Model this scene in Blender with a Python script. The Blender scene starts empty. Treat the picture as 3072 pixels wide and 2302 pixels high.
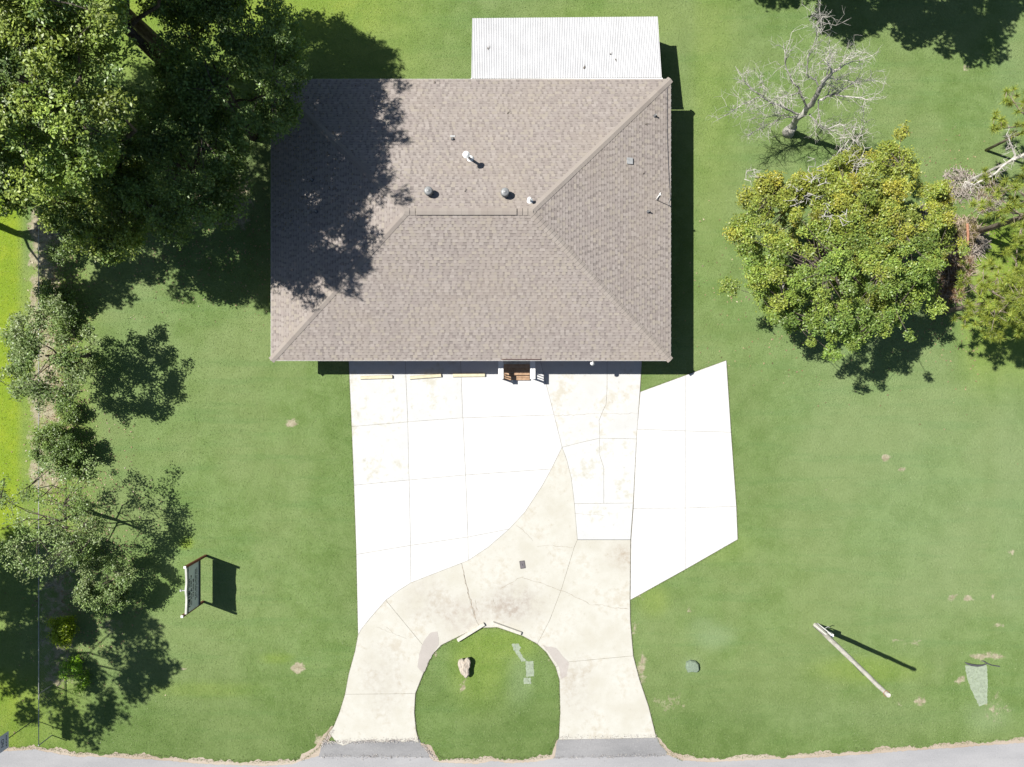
import bpy, bmesh, math, random
import numpy as np
from mathutils import Vector, Matrix
C = bpy.data.collections.new('place'); bpy.context.scene.collection.children.link(C)
sc = bpy.context.scene
# ---------------------------------------------------------------- camera, sky, sun, exposure
CAMH = 38.0; F = 2110.0; CX = 1536.0; CY = 1151.0
cam = bpy.data.cameras.new('camera'); co = bpy.data.objects.new('camera', cam); C.objects.link(co)
cam.sensor_width = 36; cam.lens = 36*F/3072; cam.clip_end = 900; cam.clip_start = 0.5
co.location = (0, 0, CAMH); sc.camera = co
SUNX, SUNY = 0.717, -0.265                      # shadow offset per metre of height
w = bpy.data.worlds.new('World'); sc.world = w; w.use_nodes = True
nt = w.node_tree; bg = nt.nodes['Background']; sky = nt.nodes.new('ShaderNodeTexSky')
sky.sky_type = 'NISHITA'; sky.sun_disc = False
sky.sun_elevation = math.atan2(1, math.hypot(SUNX, SUNY)); sky.sun_rotation = math.atan2(-SUNX, -SUNY)
sky.air_density = 1.0; sky.dust_density = 0.6
nt.links.new(sky.outputs[0], bg.inputs[0]); bg.inputs[1].default_value = 0.05
sun = bpy.data.lights.new('sun', 'SUN'); so = bpy.data.objects.new('sun', sun); C.objects.link(so)
sun.energy = 5.0; sun.angle = math.radians(0.5); sun.color = (1.0, 0.965, 0.91)
so.rotation_euler = Vector((SUNX, SUNY, -1)).to_track_quat('-Z', 'Y').to_euler(); so.location = (-20, 8, 30)
sc.view_settings.view_transform = 'Standard'; sc.view_settings.look = 'None'
sc.view_settings.gamma = 1; sc.view_settings.use_curve_mapping = False; sc.view_settings.exposure = 0.95
sc.cycles.max_bounces = 6; sc.cycles.transparent_max_bounces = 4

def W(px, py, z=0.0):
    k = (CAMH-z)/F
    return ((px-CX)*k, (CY-py)*k)
def W3(px, py, z=0.0):
    x, y = W(px, py, z); return (x, y, z)

# ---------------------------------------------------------------- materials
def nmat(name):
    m = bpy.data.materials.new(name); m.use_nodes = True
    t = m.node_tree; b = t.nodes['Principled BSDF']
    return m, t, b
def L(t, a, b): t.links.new(a, b)
def node(t, kind, **kw):
    n = t.nodes.new(kind)
    for k, v in kw.items(): setattr(n, k, v)
    return n
def coords(t):
    return node(t, 'ShaderNodeNewGeometry').outputs['Position']
def noise(t, vec, scale, detail=4, rough=0.55, sx=None):
    if sx:
        mp = node(t, 'ShaderNodeMapping'); mp.inputs['Scale'].default_value = sx; L(t, vec, mp.inputs[0]); vec = mp.outputs[0]
    n = node(t, 'ShaderNodeTexNoise'); n.inputs['Scale'].default_value = scale
    n.inputs['Detail'].default_value = detail; n.inputs['Roughness'].default_value = rough
    L(t, vec, n.inputs['Vector']); return n.outputs['Fac']
def ramp(t, fac, a, b):
    r = node(t, 'ShaderNodeMapRange'); r.interpolation_type = 'SMOOTHSTEP'
    r.inputs['From Min'].default_value = a; r.inputs['From Max'].default_value = b
    L(t, fac, r.inputs['Value']); return r.outputs[0]
def mixc(t, fac, a, b, mode='MIX'):
    m = node(t, 'ShaderNodeMix', data_type='RGBA', blend_type=mode)
    if isinstance(fac, (int, float)): m.inputs[0].default_value = fac
    else: L(t, fac, m.inputs[0])
    for i, c in ((6, a), (7, b)):
        if isinstance(c, tuple): m.inputs[i].default_value = (*c[:3], 1)
        else: L(t, c, m.inputs[i])
    return m.outputs[2]
def mth(t, op, a, b=None):
    m = node(t, 'ShaderNodeMath', operation=op)
    for i, v in ((0, a), (1, b)):
        if v is None: continue
        if isinstance(v, (int, float)): m.inputs[i].default_value = v
        else: L(t, v, m.inputs[i])
    return m.outputs[0]
def bump(t, b, h, strength, dist=0.02):
    n = node(t, 'ShaderNodeBump'); n.inputs['Strength'].default_value = strength; n.inputs['Distance'].default_value = dist
    L(t, h, n.inputs['Height']); L(t, n.outputs[0], b.inputs['Normal'])
def attr(t, name):
    n = node(t, 'ShaderNodeAttribute'); n.attribute_name = name; return n.outputs['Color']
MC = {}
def plain(name, col, rough=0.6, var=0.15, scale=3.0, metal=0.0, spec=0.4):
    if name in MC: return MC[name]
    m, t, b = nmat(name); n = noise(t, coords(t), scale, 5, 0.6)
    dark = tuple(c*(1-var) for c in col); lite = tuple(min(1, c*(1+var)) for c in col)
    L(t, mixc(t, ramp(t, n, 0.3, 0.7), dark, lite), b.inputs['Base Color'])
    b.inputs['Roughness'].default_value = rough; b.inputs['Metallic'].default_value = metal
    b.inputs['Specular IOR Level'].default_value = spec
    MC[name] = m; return m
def spot(t, pos, x, y, r0, r1, sy=1.0):
    """mask 1 inside r0, 0 outside r1 round a world point"""
    sp = node(t, 'ShaderNodeSeparateXYZ'); L(t, pos, sp.inputs[0])
    dx = mth(t, 'SUBTRACT', sp.outputs[0], x); dy = mth(t, 'MULTIPLY', mth(t, 'SUBTRACT', sp.outputs[1], y), sy)
    d = mth(t, 'SQRT', mth(t, 'ADD', mth(t, 'MULTIPLY', dx, dx), mth(t, 'MULTIPLY', dy, dy)))
    return ramp(t, d, r1, r0)

def lawn_mat():
    m, t, b = nmat('lawn_grass'); p = coords(t); a = attr(t, 'tint')
    sp = node(t, 'ShaderNodeSeparateColor'); L(t, a, sp.inputs[0]); dry, yel, pale = sp.outputs[0], sp.outputs[1], sp.outputs[2]; an = [n_ for n_ in t.nodes if n_.type == 'ATTRIBUTE'][0]; deep = an.outputs['Alpha']
    big = noise(t, p, 0.16, 3, 0.6); mid = noise(t, p, 0.9, 5, 0.65); streak = noise(t, p, 1.0, 4, 0.6, (0.16, 1.6, 1))
    fine = noise(t, p, 9.0, 5, 0.75); micro = noise(t, p, 26.0, 3, 0.8)
    c = mixc(t, ramp(t, mid, 0.34, 0.68), (0.100, 0.154, 0.042), (0.136, 0.196, 0.066))
    c = mixc(t, mth(t, 'MULTIPLY', ramp(t, big, 0.38, 0.62), 0.5), c, (0.168, 0.208, 0.086))
    c = mixc(t, mth(t, 'MULTIPLY', ramp(t, streak, 0.48, 0.68), 0.40), c, (0.092, 0.160, 0.050))
    # yellower turf
    c = mixc(t, yel, c, mixc(t, ramp(t, mid, 0.35, 0.7), (0.150, 0.225, 0.014), (0.205, 0.265, 0.016)))
    c = mixc(t, mth(t, 'MULTIPLY', pale, 0.62), c, (0.23, 0.29, 0.17))
    c = mixc(t, mth(t, 'MULTIPLY', deep, 0.75), c, mixc(t, ramp(t, mid, 0.35, 0.65), (0.068, 0.112, 0.026), (0.095, 0.142, 0.040)))
    # blades: light tips and dark gaps
    c = mixc(t, mth(t, 'MULTIPLY', ramp(t, fine, 0.50, 0.74), 0.42), c, (0.21, 0.26, 0.12))
    c = mixc(t, mth(t, 'MULTIPLY', ramp(t, fine, 0.48, 0.28), 0.34), c, (0.045, 0.088, 0.022))
    c = mixc(t, mth(t, 'MULTIPLY', ramp(t, micro, 0.46, 0.30), 0.34), c, (0.036, 0.075, 0.018))
    # bare soil: the painted amount broken by noise
    e = mth(t, 'ADD', dry, mth(t, 'MULTIPLY', mth(t, 'SUBTRACT', noise(t, p, 1.9, 8, 0.72), 0.5), 1.9))
    soil = mixc(t, ramp(t, noise(t, p, 3.5, 6, 0.7), 0.3, 0.7), (0.21, 0.175, 0.118), (0.36, 0.325, 0.235))
    c = mixc(t, mth(t, 'MULTIPLY', ramp(t, e, 0.42, 0.72), 0.9), c, soil)
    L(t, c, b.inputs['Base Color']); b.inputs['Roughness'].default_value = 0.9; b.inputs['Specular IOR Level'].default_value = 0.12
    h = mth(t, 'ADD', fine, mth(t, 'MULTIPLY', micro, 0.6)); bump(t, b, h, 0.9, 0.06)
    return m
def concrete_mat(name, c0, c1, stain, amount, spots=()):
    m, t, b = nmat(name); p = coords(t)
    n1 = noise(t, p, 0.55, 6, 0.62); n2 = noise(t, p, 3.2, 6, 0.7); n3 = noise(t, p, 16, 4, 0.7)
    c = mixc(t, ramp(t, n1, 0.3, 0.7), c0, c1)
    c = mixc(t, mth(t, 'MULTIPLY', ramp(t, mth(t, 'ADD', n1, mth(t, 'MULTIPLY', n2, 0.6)), 0.80, 1.02), amount), c, stain)
    c = mixc(t, mth(t, 'MULTIPLY', ramp(t, n2, 0.60, 0.78), amount*0.7), c, tuple(s*0.72 for s in stain))
    for (x, y, r0, r1, sy, col, amt) in spots:
        k = mth(t, 'MULTIPLY', spot(t, p, x, y, r0, r1, sy), ramp(t, mth(t, 'ADD', mth(t, 'MULTIPLY', n2, 0.6), mth(t, 'MULTIPLY', n1, 0.5)), 0.35, 0.75))
        c = mixc(t, mth(t, 'MULTIPLY', k, amt), c, col)
    c = mixc(t, mth(t, 'MULTIPLY', ramp(t, n3, 0.45, 0.25), 0.25), c, tuple(s*0.6 for s in stain))
    L(t, c, b.inputs['Base Color']); b.inputs['Roughness'].default_value = 0.92; b.inputs['Specular IOR Level'].default_value = 0.15
    bump(t, b, n3, 0.25, 0.01); return m
def leaf_mat(name, trans=0.3, rough=0.42):
    m = bpy.data.materials.new(name); m.use_nodes = True; t = m.node_tree; b = t.nodes['Principled BSDF']; out = t.nodes['Material Output']
    c = attr(t, 'col'); L(t, c, b.inputs['Base Color']); b.inputs['Roughness'].default_value = rough
    b.inputs['Specular IOR Level'].default_value = 0.35
    tr = node(t, 'ShaderNodeBsdfTranslucent'); L(t, mixc(t, 1.0, c, (1.0, 1.0, 0.45), 'MULTIPLY'), tr.inputs[0])
    mx = node(t, 'ShaderNodeMixShader'); mx.inputs[0].default_value = trans
    L(t, b.outputs[0], mx.inputs[1]); L(t, tr.outputs[0], mx.inputs[2]); L(t, mx.outputs[0], out.inputs[0]); return m
def attr_mat(name, rough=0.9, bumpscale=40, var=0.25):
    m, t, b = nmat(name); p = coords(t); n = noise(t, p, bumpscale, 3, 0.7); n2 = noise(t, p, 0.35, 4, 0.6)
    c = attr(t, 'col'); c = mixc(t, mth(t, 'MULTIPLY', ramp(t, n, 0.3, 0.7), var), c, (0.15, 0.13, 0.12))
    c = mixc(t, mth(t, 'MULTIPLY', ramp(t, n2, 0.4, 0.7), 0.25), c, (0.24, 0.205, 0.165))
    L(t, c, b.inputs['Base Color']); b.inputs['Roughness'].default_value = rough; b.inputs['Specular IOR Level'].default_value = 0.15
    bump(t, b, n, 0.3, 0.004); return m
def bark_mat(name, c0, c1, scale=6):
    m, t, b = nmat(name); p = coords(t); n = noise(t, p, scale, 6, 0.7, (1, 1, 0.35))
    L(t, mixc(t, ramp(t, n, 0.35, 0.65), c0, c1), b.inputs['Base Color']); b.inputs['Roughness'].default_value = 0.9
    b.inputs['Specular IOR Level'].default_value = 0.15; bump(t, b, n, 0.6, 0.03); return m
def asphalt_mat(name, c0, c1, agg):
    m, t, b = nmat(name); p = coords(t); n1 = noise(t, p, 0.5, 5, 0.6, (0.4, 1.3, 1)); n2 = noise(t, p, 14, 5, 0.8)
    c = mixc(t, ramp(t, n1, 0.3, 0.7), c0, c1); c = mixc(t, mth(t, 'MULTIPLY', ramp(t, n2, 0.52, 0.75), 0.6), c, agg)
    c = mixc(t, mth(t, 'MULTIPLY', ramp(t, n2, 0.45, 0.28), 0.5), c, tuple(x*0.5 for x in c0))
    L(t, c, b.inputs['Base Color']); b.inputs['Roughness'].default_value = 0.9; b.inputs['Specular IOR Level'].default_value = 0.2
    bump(t, b, n2, 0.4, 0.01); return m
M_lawn = lawn_mat()
M_white = concrete_mat('white_concrete', (0.375, 0.378, 0.372), (0.43, 0.432, 0.425), (0.325, 0.31, 0.25), 0.75)
M_new = concrete_mat('new_white_concrete', (0.42, 0.42, 0.415), (0.455, 0.455, 0.45), (0.385, 0.38, 0.365), 0.35)
M_stain = concrete_mat('stained_concrete', (0.375, 0.375, 0.36), (0.425, 0.425, 0.415), (0.33, 0.305, 0.24), 0.7)
sx1, sy1 = W(1545, 1812); sx2, sy2 = W(1390, 1850); sx3, sy3 = W(1870, 1670)
M_cream = concrete_mat('cream_concrete', (0.352, 0.338, 0.290), (0.405, 0.400, 0.365), (0.305, 0.27, 0.205), 0.55,
    ((sx1, sy1, 0.5, 2.4, 1.5, (0.21, 0.175, 0.15), 0.7), (sx2, sy2, 0.4, 2.0, 1.2, (0.24, 0.20, 0.17), 0.6), (sx3, sy3, 0.2, 1.3, 1.0, (0.22, 0.17, 0.12), 0.6), (*W(1150, 2040), 0.3, 1.8, 0.6, (0.26, 0.235, 0.20), 0.5), (*W(1730, 2060), 0.2, 1.6, 0.6, (0.26, 0.235, 0.20), 0.45), (*W(1280, 1800), 0.3, 1.9, 1.0, (0.25, 0.22, 0.185), 0.5)))
M_patch = concrete_mat('mortar_patch', (0.29, 0.268, 0.245), (0.33, 0.305, 0.28), (0.22, 0.19, 0.17), 0.4)
M_joint = plain('joint_soil', (0.21, 0.195, 0.16), 0.95, 0.3, 6)
M_crack = plain('crack_soil', (0.23, 0.20, 0.16), 0.95, 0.3, 6)
M_road = asphalt_mat('old_road_asphalt', (0.215, 0.215, 0.22), (0.265, 0.262, 0.265), (0.33, 0.33, 0.33))
M_apron = asphalt_mat('apron_asphalt', (0.155, 0.155, 0.157), (0.215, 0.213, 0.213), (0.34, 0.335, 0.33))
M_verge = asphalt_mat('sandy_verge', (0.25, 0.20, 0.15), (0.33, 0.285, 0.235), (0.36, 0.32, 0.27))
M_shingle = attr_mat('shingle_grit')
M_leaf = leaf_mat('leaf'); M_needle = leaf_mat('needle', 0.25, 0.5)
M_bark = bark_mat('bark', (0.045, 0.035, 0.028), (0.12, 0.10, 0.085))
M_pbark = bark_mat('pine_bark', (0.13, 0.105, 0.08), (0.27, 0.225, 0.18))
M_dead = bark_mat('dead_wood', (0.26, 0.245, 0.215), (0.47, 0.45, 0.41), 4)
M_pole = bark_mat('weathered_pole', (0.29, 0.27, 0.24), (0.43, 0.41, 0.37), 5)
M_metalroof = plain('white_painted_metal', (0.385, 0.386, 0.39), 0.5, 0.07, 1.4)
M_trim = plain('white_trim_paint', (0.62, 0.62, 0.60), 0.5, 0.06, 2)
M_galv = plain('galvanised_metal', (0.30, 0.305, 0.30), 0.5, 0.15, 6, 0.3)
M_dkgrey = plain('dark_rubber', (0.05, 0.05, 0.055), 0.7, 0.2, 6)
M_wood = bark_mat('step_lumber', (0.24, 0.15, 0.09), (0.34, 0.23, 0.15), 5)

# ---------------------------------------------------------------- object helpers
def mesh_obj(name, me, mat=None, parent=None, loc=None):
    o = bpy.data.objects.new(name, me); C.objects.link(o)
    if mat is not None and not me.materials: me.materials.append(mat)
    if parent is not None: o.parent = parent
    if loc is not None: o.location = loc
    return o
def tag(o, label=None, cat=None, group=None, kind=None):
    for k, v in (('label', label), ('category', cat), ('group', group), ('kind', kind)):
        if v: o[k] = v
    return o
def empty(name, loc, label, cat, group=None, rz=0.0):
    o = bpy.data.objects.new(name, None); C.objects.link(o); o.location = loc; o.rotation_euler = (0, 0, rz)
    o.empty_display_size = 0.3
    return tag(o, label, cat, group)
class MB:
    """collects verts / faces (+ a colour per face)"""
    def __init__(s): s.v = []; s.f = []; s.c = []
    def add(s, vs, fs, col=None):
        n = len(s.v); s.v += [tuple(v) for v in vs]; s.f += [tuple(i+n for i in f) for f in fs]
        s.c += [col]*len(fs)
    def box(s, a, b, col=None):
        x0, y0, z0 = a; x1, y1, z1 = b
        s.add([(x0,y0,z0),(x1,y0,z0),(x1,y1,z0),(x0,y1,z0),(x0,y0,z1),(x1,y0,z1),(x1,y1,z1),(x0,y1,z1)],
              [(3,2,1,0),(4,5,6,7),(0,1,5,4),(1,2,6,5),(2,3,7,6),(3,0,4,7)], col)
    def tube(s, pts, rads, n=6, cap=True, col=None):
        P = [Vector(p) for p in pts]; base = len(s.v); vs = []; fs = []
        up = Vector((0, 0, 1)); prev = None
        for i, p in enumerate(P):
            d = (P[min(i+1, len(P)-1)]-P[max(i-1, 0)]).normalized()
            if prev is None:
                a = d.cross(up if abs(d.z) < 0.95 else Vector((1, 0, 0))).normalized()
            else:
                a = (prev - d*prev.dot(d)).normalized()
            prev = a; b = d.cross(a); r = rads[i] if hasattr(rads, '__len__') else rads
            for k in range(n):
                t = 2*math.pi*k/n; vs.append(p + (a*math.cos(t)+b*math.sin(t))*r)
        for i in range(len(P)-1):
            for k in range(n):
                k2 = (k+1) % n; fs.append((i*n+k, i*n+k2, (i+1)*n+k2, (i+1)*n+k))
        if cap:
            fs.append(tuple(range(n))[::-1]); fs.append(tuple((len(P)-1)*n+k for k in range(n)))
        s.add(vs, fs, col)
    def lathe(s, prof, n=20, cx=0, cy=0, col=None):
        vs = []; fs = []
        for r, z in prof:
            for k in range(n):
                t = 2*math.pi*k/n; vs.append((cx+r*math.cos(t), cy+r*math.sin(t), z))
        for i in range(len(prof)-1):
            for k in range(n):
                k2 = (k+1) % n; fs.append((i*n+k, i*n+k2, (i+1)*n+k2, (i+1)*n+k))
        fs.append(tuple(range(n))[::-1]); fs.append(tuple((len(prof)-1)*n+k for k in range(n)))
        s.add(vs, fs, col)
    def prism(s, poly, z0, z1, col=None):
        n = len(poly); vs = [(x, y, z0) for x, y in poly]+[(x, y, z1) for x, y in poly]
        fs = [tuple(range(n))[::-1], tuple(range(n, 2*n))]+[(i, (i+1) % n, n+(i+1) % n, n+i) for i in range(n)]
        s.add(vs, fs, col)
    def mesh(s, name, mat=None, smooth=False):
        me = bpy.data.meshes.new(name); me.from_pydata(s.v, [], s.f); me.update()
        if s.c and s.c[0] is not None:
            at = me.attributes.new('col', 'FLOAT_COLOR', 'FACE')
            at.data.foreach_set('color', np.array([(*c, 1) for c in s.c], dtype=np.float32).ravel())
        if mat: me.materials.append(mat)
        if smooth: me.polygons.foreach_set('use_smooth', [True]*len(me.polygons))
        return me
    def build(s, name, mat, parent=None, loc=None, smooth=False):
        return mesh_obj(name, s.mesh(name, mat, smooth), None, parent, loc)
def ccw(poly):
    a = sum(poly[i][0]*poly[(i+1) % len(poly)][1]-poly[(i+1) % len(poly)][0]*poly[i][1] for i in range(len(poly)))
    return poly if a > 0 else poly[::-1]
def inset(poly, d):
    n = len(poly); out = []
    for i in range(n):
        p0, p1, p2 = Vector(poly[i-1]), Vector(poly[i]), Vector(poly[(i+1) % n])
        e1 = (p1-p0).normalized(); e2 = (p2-p1).normalized()
        n1 = Vector((-e1.y, e1.x)); n2 = Vector((-e2.y, e2.x)); b = (n1+n2)
        if b.length < 1e-4: b = n1
        b.normalize(); k = max(0.35, b.dot(n1)); q = p1 + b*(d/k); out.append((q.x, q.y))
    return out
def rough_line(pts, step, amp, rng, closed=False):
    """resample a polyline and jitter it sideways"""
    out = []; n = len(pts)
    for i in range(n if closed else n-1):
        a = Vector(pts[i]); b = Vector(pts[(i+1) % n]); d = b-a; k = max(1, int(d.length/step))
        nrm = Vector((-d.y, d.x)).normalized() if d.length > 0 else Vector((0, 0))
        for j in range(k):
            q = a+d*(j/k)+nrm*rng.uniform(-amp, amp); out.append((q.x, q.y))
    if not closed: out.append(tuple(pts[-1]))
    return out

# ---------------------------------------------------------------- lawn
rng = random.Random(4)
xs = np.concatenate([np.linspace(-300, -31, 14)[:-1], np.arange(-31, 31.01, 0.22), np.linspace(31, 300, 14)[1:]])
ys = np.concatenate([np.linspace(-300, -24, 14)[:-1], np.arange(-24, 24.01, 0.22), np.linspace(24, 300, 14)[1:]])
GX, GY = np.meshgrid(xs, ys); nx, ny = len(xs), len(ys)
co3 = np.stack([GX.ravel(), GY.ravel(), np.zeros(nx*ny)], 1)
idx = np.arange(nx*ny).reshape(ny, nx)
q = np.stack([idx[:-1, :-1].ravel(), idx[:-1, 1:].ravel(), idx[1:, 1:].ravel(), idx[1:, :-1].ravel()], 1)
def np_mesh(name, v, f):
    me = bpy.data.meshes.new(name); me.vertices.add(len(v)); me.vertices.foreach_set('co', v.astype(np.float32).ravel())
    k = f.shape[1]; me.loops.add(f.size); me.loops.foreach_set('vertex_index', f.astype(np.int32).ravel())
    me.polygons.add(len(f)); me.polygons.foreach_set('loop_start', np.arange(0, f.size, k, dtype=np.int32))
    me.polygons.foreach_set('loop_total', np.full(len(f), k, dtype=np.int32)); me.update(calc_edges=True); return me
me = np_mesh('lawn', co3, q)
PX = GX*F/CAMH+CX; PY = CY-GY*F/CAMH
def ss(x, a, b): t_ = np.clip((x-a)/(b-a), 0, 1); return t_*t_*(3-2*t_)
dry = np.zeros_like(PX); yel = np.zeros_like(PX); pale = np.zeros_like(PX)
# soil strip along the fence
dry = np.maximum(dry, (0.72+0.16*np.sin(PY*0.021)*np.sin(PY*0.047+1))*ss(PX, 55, 110)*ss(PX, 225, 150)*ss(PY, 560, 640)*ss(PY, 1560, 1420))
dry = np.maximum(dry, 0.60*ss(PX, 130, 190)*ss(PX, 290, 215)*ss(PY, 560, 700)*ss(PY, 1500, 1300)*0.6)
dry = np.maximum(dry, 0.55*ss(PX, 60, 160)*ss(PX, 280, 200)*ss(PY, 1500, 1700)*ss(PY, 2200, 2000))
dry = np.maximum(dry, 0.72*ss(PX, 500, 600)*ss(PX, 800, 720)*ss(PY, 480, 560)*ss(PY, 720, 660))
yel = np.maximum(yel, 0.95*ss(PX, 90, 40)*ss(PY, 500, 620)); yel = np.maximum(yel, 0.42*ss(PX, 330, 180)*ss(PY, 700, 900)); yel *= 1-0.8*ss(PY, 1560, 1680)*ss(PY, 2080, 1980)*ss(PX, 420, 250)  # yellow cut at lower left, so tree shade is partly in the tint
yel = np.maximum(yel, 0.7*ss(PX, 300, 60)*ss(PY, 1950, 2100)*ss(PX, 340, 100))
yel = np.maximum(yel, 0.62*ss(PX, 1500, 900)*ss(PY, 300, 20)); yel = np.maximum(yel, 0.38*ss(PX, 1500, 1000)*ss(PY, 400, 150))
yel = np.maximum(yel, 0.18*ss(PX, 2050, 2110)*ss(PX, 2260, 2140)*ss(PY, 1000, 300))
yel = np.maximum(yel, 0.6*ss(PX, 2840, 2950)*ss(PY, 620, 700)*ss(PY, 1250, 950))
for (x, y, rx, ry, v) in ((1440, 2000, 110, 170, 0.35), (1500, 1930, 160, 60, 0.35), (620, 2070, 200, 30, 0.28), (830, 1975, 60, 20, 0.3),
        (2150, 1640, 130, 60, 0.12), (560, 1630, 25, 20, 0.7), (1960, 1800, 60, 60, 0.25), (2600, 2010, 200, 50, 0.3), (1850, 60, 300, 90, 0.12)):
    d = np.hypot((PX-x)/rx, (PY-y)/ry); yel = np.maximum(yel, v*ss(d, 1.2, 0.3))
for (x, y, rx, ry, v) in ((873, 1270, 26, 16, 0.72), (905, 1262, 16, 10, 0.5), (893, 2005, 24, 20, 0.95), (550, 2008, 14, 9, 0.6), (2897, 205, 12, 16, 0.8),
        (2913, 232, 9, 9, 0.7), (2658, 1373, 20, 14, 0.85), (2706, 1410, 14, 10, 0.85), (2476, 1473, 9, 10, 0.6), (2569, 1595, 8, 8, 0.8), (2571, 1673, 10, 6, 0.8),
        (2855, 1793, 18, 12, 0.7), (2905, 1795, 20, 12, 0.85), (2977, 1791, 12, 10, 0.8), (3035, 1655, 18, 16, 0.6), (2725, 1925, 60, 16, 0.5), (2990, 1880, 40, 20, 0.45),
        (2758, 2105, 22, 18, 0.8), (2700, 2112, 34, 10, 0.5), (2880, 2040, 22, 16, 0.7), (2960, 1970, 70, 14, 0.75), (2325, 1730, 10, 14, 0.4), (1390, 2055, 18, 26, 0.62),
        (1925, 2010, 22, 60, 0.62), (2010, 2110, 60, 45, 0.48), (1905, 1880, 16, 40, 0.5), (1920, 1790, 30, 14, 0.5), (2067, 1832, 10, 14, 0.6), (2310, 2160, 30, 14, 0.35),
        (2990, 2120, 60, 90, 0.42), (330, 1880, 60, 40, 0.45), (1305, 1950, 14, 50, 0.5), (1655, 1965, 18, 40, 0.5), (960, 2230, 22, 60, 0.6),
        (2950, 800, 90, 60, 0.42), (2870, 560, 50, 60, 0.6), (2890, 740, 60, 80, 0.75), (2960, 590, 60, 40, 0.6), (2840, 870, 60, 30, 0.8), (2500, 1900, 300, 60, 0.22)):
    d = np.hypot((PX-x)/rx, (PY-y)/ry); dry = np.maximum(dry, v*ss(d, 1.5, 0.35))
for (x, y, rx, ry, v) in ((2140, 1910, 80, 50, 0.55), (2110, 1880, 60, 40, 0.4), (2075, 1995, 40, 30, 0.4), (2600, 1200, 420, 500, 0.22), (2800, 1500, 400, 500, 0.30), (430, 1000, 120, 300, 0.12),
        (3040, 1500, 120, 500, 0.35), (2500, 2150, 500, 60, 0.16), (1560, 2060, 50, 90, 0.45), (2960, 2150, 90, 60, 0.45), (1650, 1960, 60, 80, 0.0), (3030, 300, 60, 300, 0.2)):
    d = np.hypot((PX-x)/rx, (PY-y)/ry); pale = np.maximum(pale, v*ss(d, 1.25, 0.2))
deep = 0.75*ss(PY, 1850, 2250)*ss(PX, 3100, 1900)+0.35*ss(PY, 1900, 2280)
deep = np.maximum(deep, 0.6*ss(np.hypot((PX-1300)/140, (PY-2150)/160), 1.3, 0.5)); deep = np.maximum(deep, 0.45*ss(PX, 1180, 1040)*ss(PY, 1100, 1300)*ss(PX, 900, 1000)); deep = np.maximum(deep, 0.4*ss(PX, 1900, 2200)*ss(PX, 2420, 2260)*ss(PY, 1000, 1200)*ss(PY, 1650, 1450))
inr = ss(PX, -900, -500)*ss(PX, 4000, 3600)*ss(PY, -700, -400)*ss(PY, 3000, 2700); yel *= inr; pale *= inr; dry *= inr; deep = np.maximum(deep*inr, 0.25*(1-inr))
deep = np.clip(deep*(0.8+0.3*np.sin(PX*0.011)*np.sin(PY*0.013+1.3)), 0, 1)
at = me.attributes.new('tint', 'FLOAT_COLOR', 'POINT')
at.data.foreach_set('color', np.stack([dry.ravel(), yel.ravel(), pale.ravel(), deep.ravel()], 1).astype(np.float32).ravel())
lawn = mesh_obj('lawn', me, M_lawn); tag(lawn, 'broad green mown lawn with pale and bare patches', kind='structure')

# ---------------------------------------------------------------- road, verge, aprons
EDGE = [(-6000, 2330), (-800, 2262), (0, 2254), (108, 2248), (136, 2255), (230, 2271), (278, 2270), (486, 2281), (602, 2292), (787, 2298), (880, 2293), (905, 2281), (956, 2268),
        (1284, 2269), (1300, 2282), (1320, 2287), (1427, 2292), (1480, 2283), (1533, 2290), (1612, 2285), (1656, 2276), (1663, 2273), (1996, 2264), (2048, 2281), (2140, 2286),
        (2418, 2274), (2511, 2269), (2742, 2251), (2881, 2242), (3072, 2228), (4000, 2160), (9000, 1800)]
ew = [W(*p) for p in EDGE]
def strip(name, top, bot, z, mat):
    mb = MB(); n = len(top)
    mb.add([(x, y, z) for x, y in top]+[(x, y, z) for x, y in bot], [(n+i, n+i+1, i+1, i) for i in range(n-1)])
    return mb.build(name, mat)
r1 = random.Random(7)
inner = [p for p in ew[1:-1]]; jag = [ew[0]]+rough_line(inner, 0.12, 0.025, r1)+[ew[-1]]
road = strip('road', jag, [(x, -27.5) for x, y in jag], 0.012, M_road); tag(road, 'light grey asphalt road along the front lawn', kind='structure')
vt = []
ph = [r1.uniform(0, 6) for _ in range(4)]
for x, y in jag:
    a = 0.22+0.07*math.sin(x*1.7+ph[0])+0.05*math.sin(x*4.1+ph[1])+r1.uniform(-0.05, 0.06)
    if 905 < x*F/CAMH+CX < 1000: a += 0.25
    vt.append((x, y+max(0.03, a)))
verge = strip('verge', vt, [(x, y-0.3) for x, y in jag], 0.005, M_verge); tag(verge, 'thin sandy verge between grass and road', kind='structure')
def sheet(name, pxs, z, mat, parent=None, amp=0.015, step=0.12, seed=1):
    poly = ccw(rough_line([W(*p) for p in pxs], step, amp, random.Random(seed), True)) if amp else ccw([W(*p) for p in pxs])
    mb = MB(); mb.add([(x, y, z) for x, y in poly], [tuple(range(len(poly)))]); return mb.build(name, mat, parent)
ap1 = sheet('driveway_apron', [(956, 2270), (968, 2228), (1014, 2226), (1060, 2212), (1257, 2216), (1262, 2236), (1284, 2256), (1288, 2272)], 0.018, M_apron, amp=0.04, seed=3)
tag(ap1, 'dark asphalt apron joining road to left leg of driveway', kind='structure')
ap2 = sheet('driveway_apron', [(1663, 2275), (1668, 2240), (1677, 2212), (1968, 2206), (1978, 2230), (2001, 2256), (1998, 2268)], 0.018, M_apron, amp=0.03, seed=4)
tag(ap2, 'dark asphalt apron joining road to right leg of driveway', kind='structure')
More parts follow.
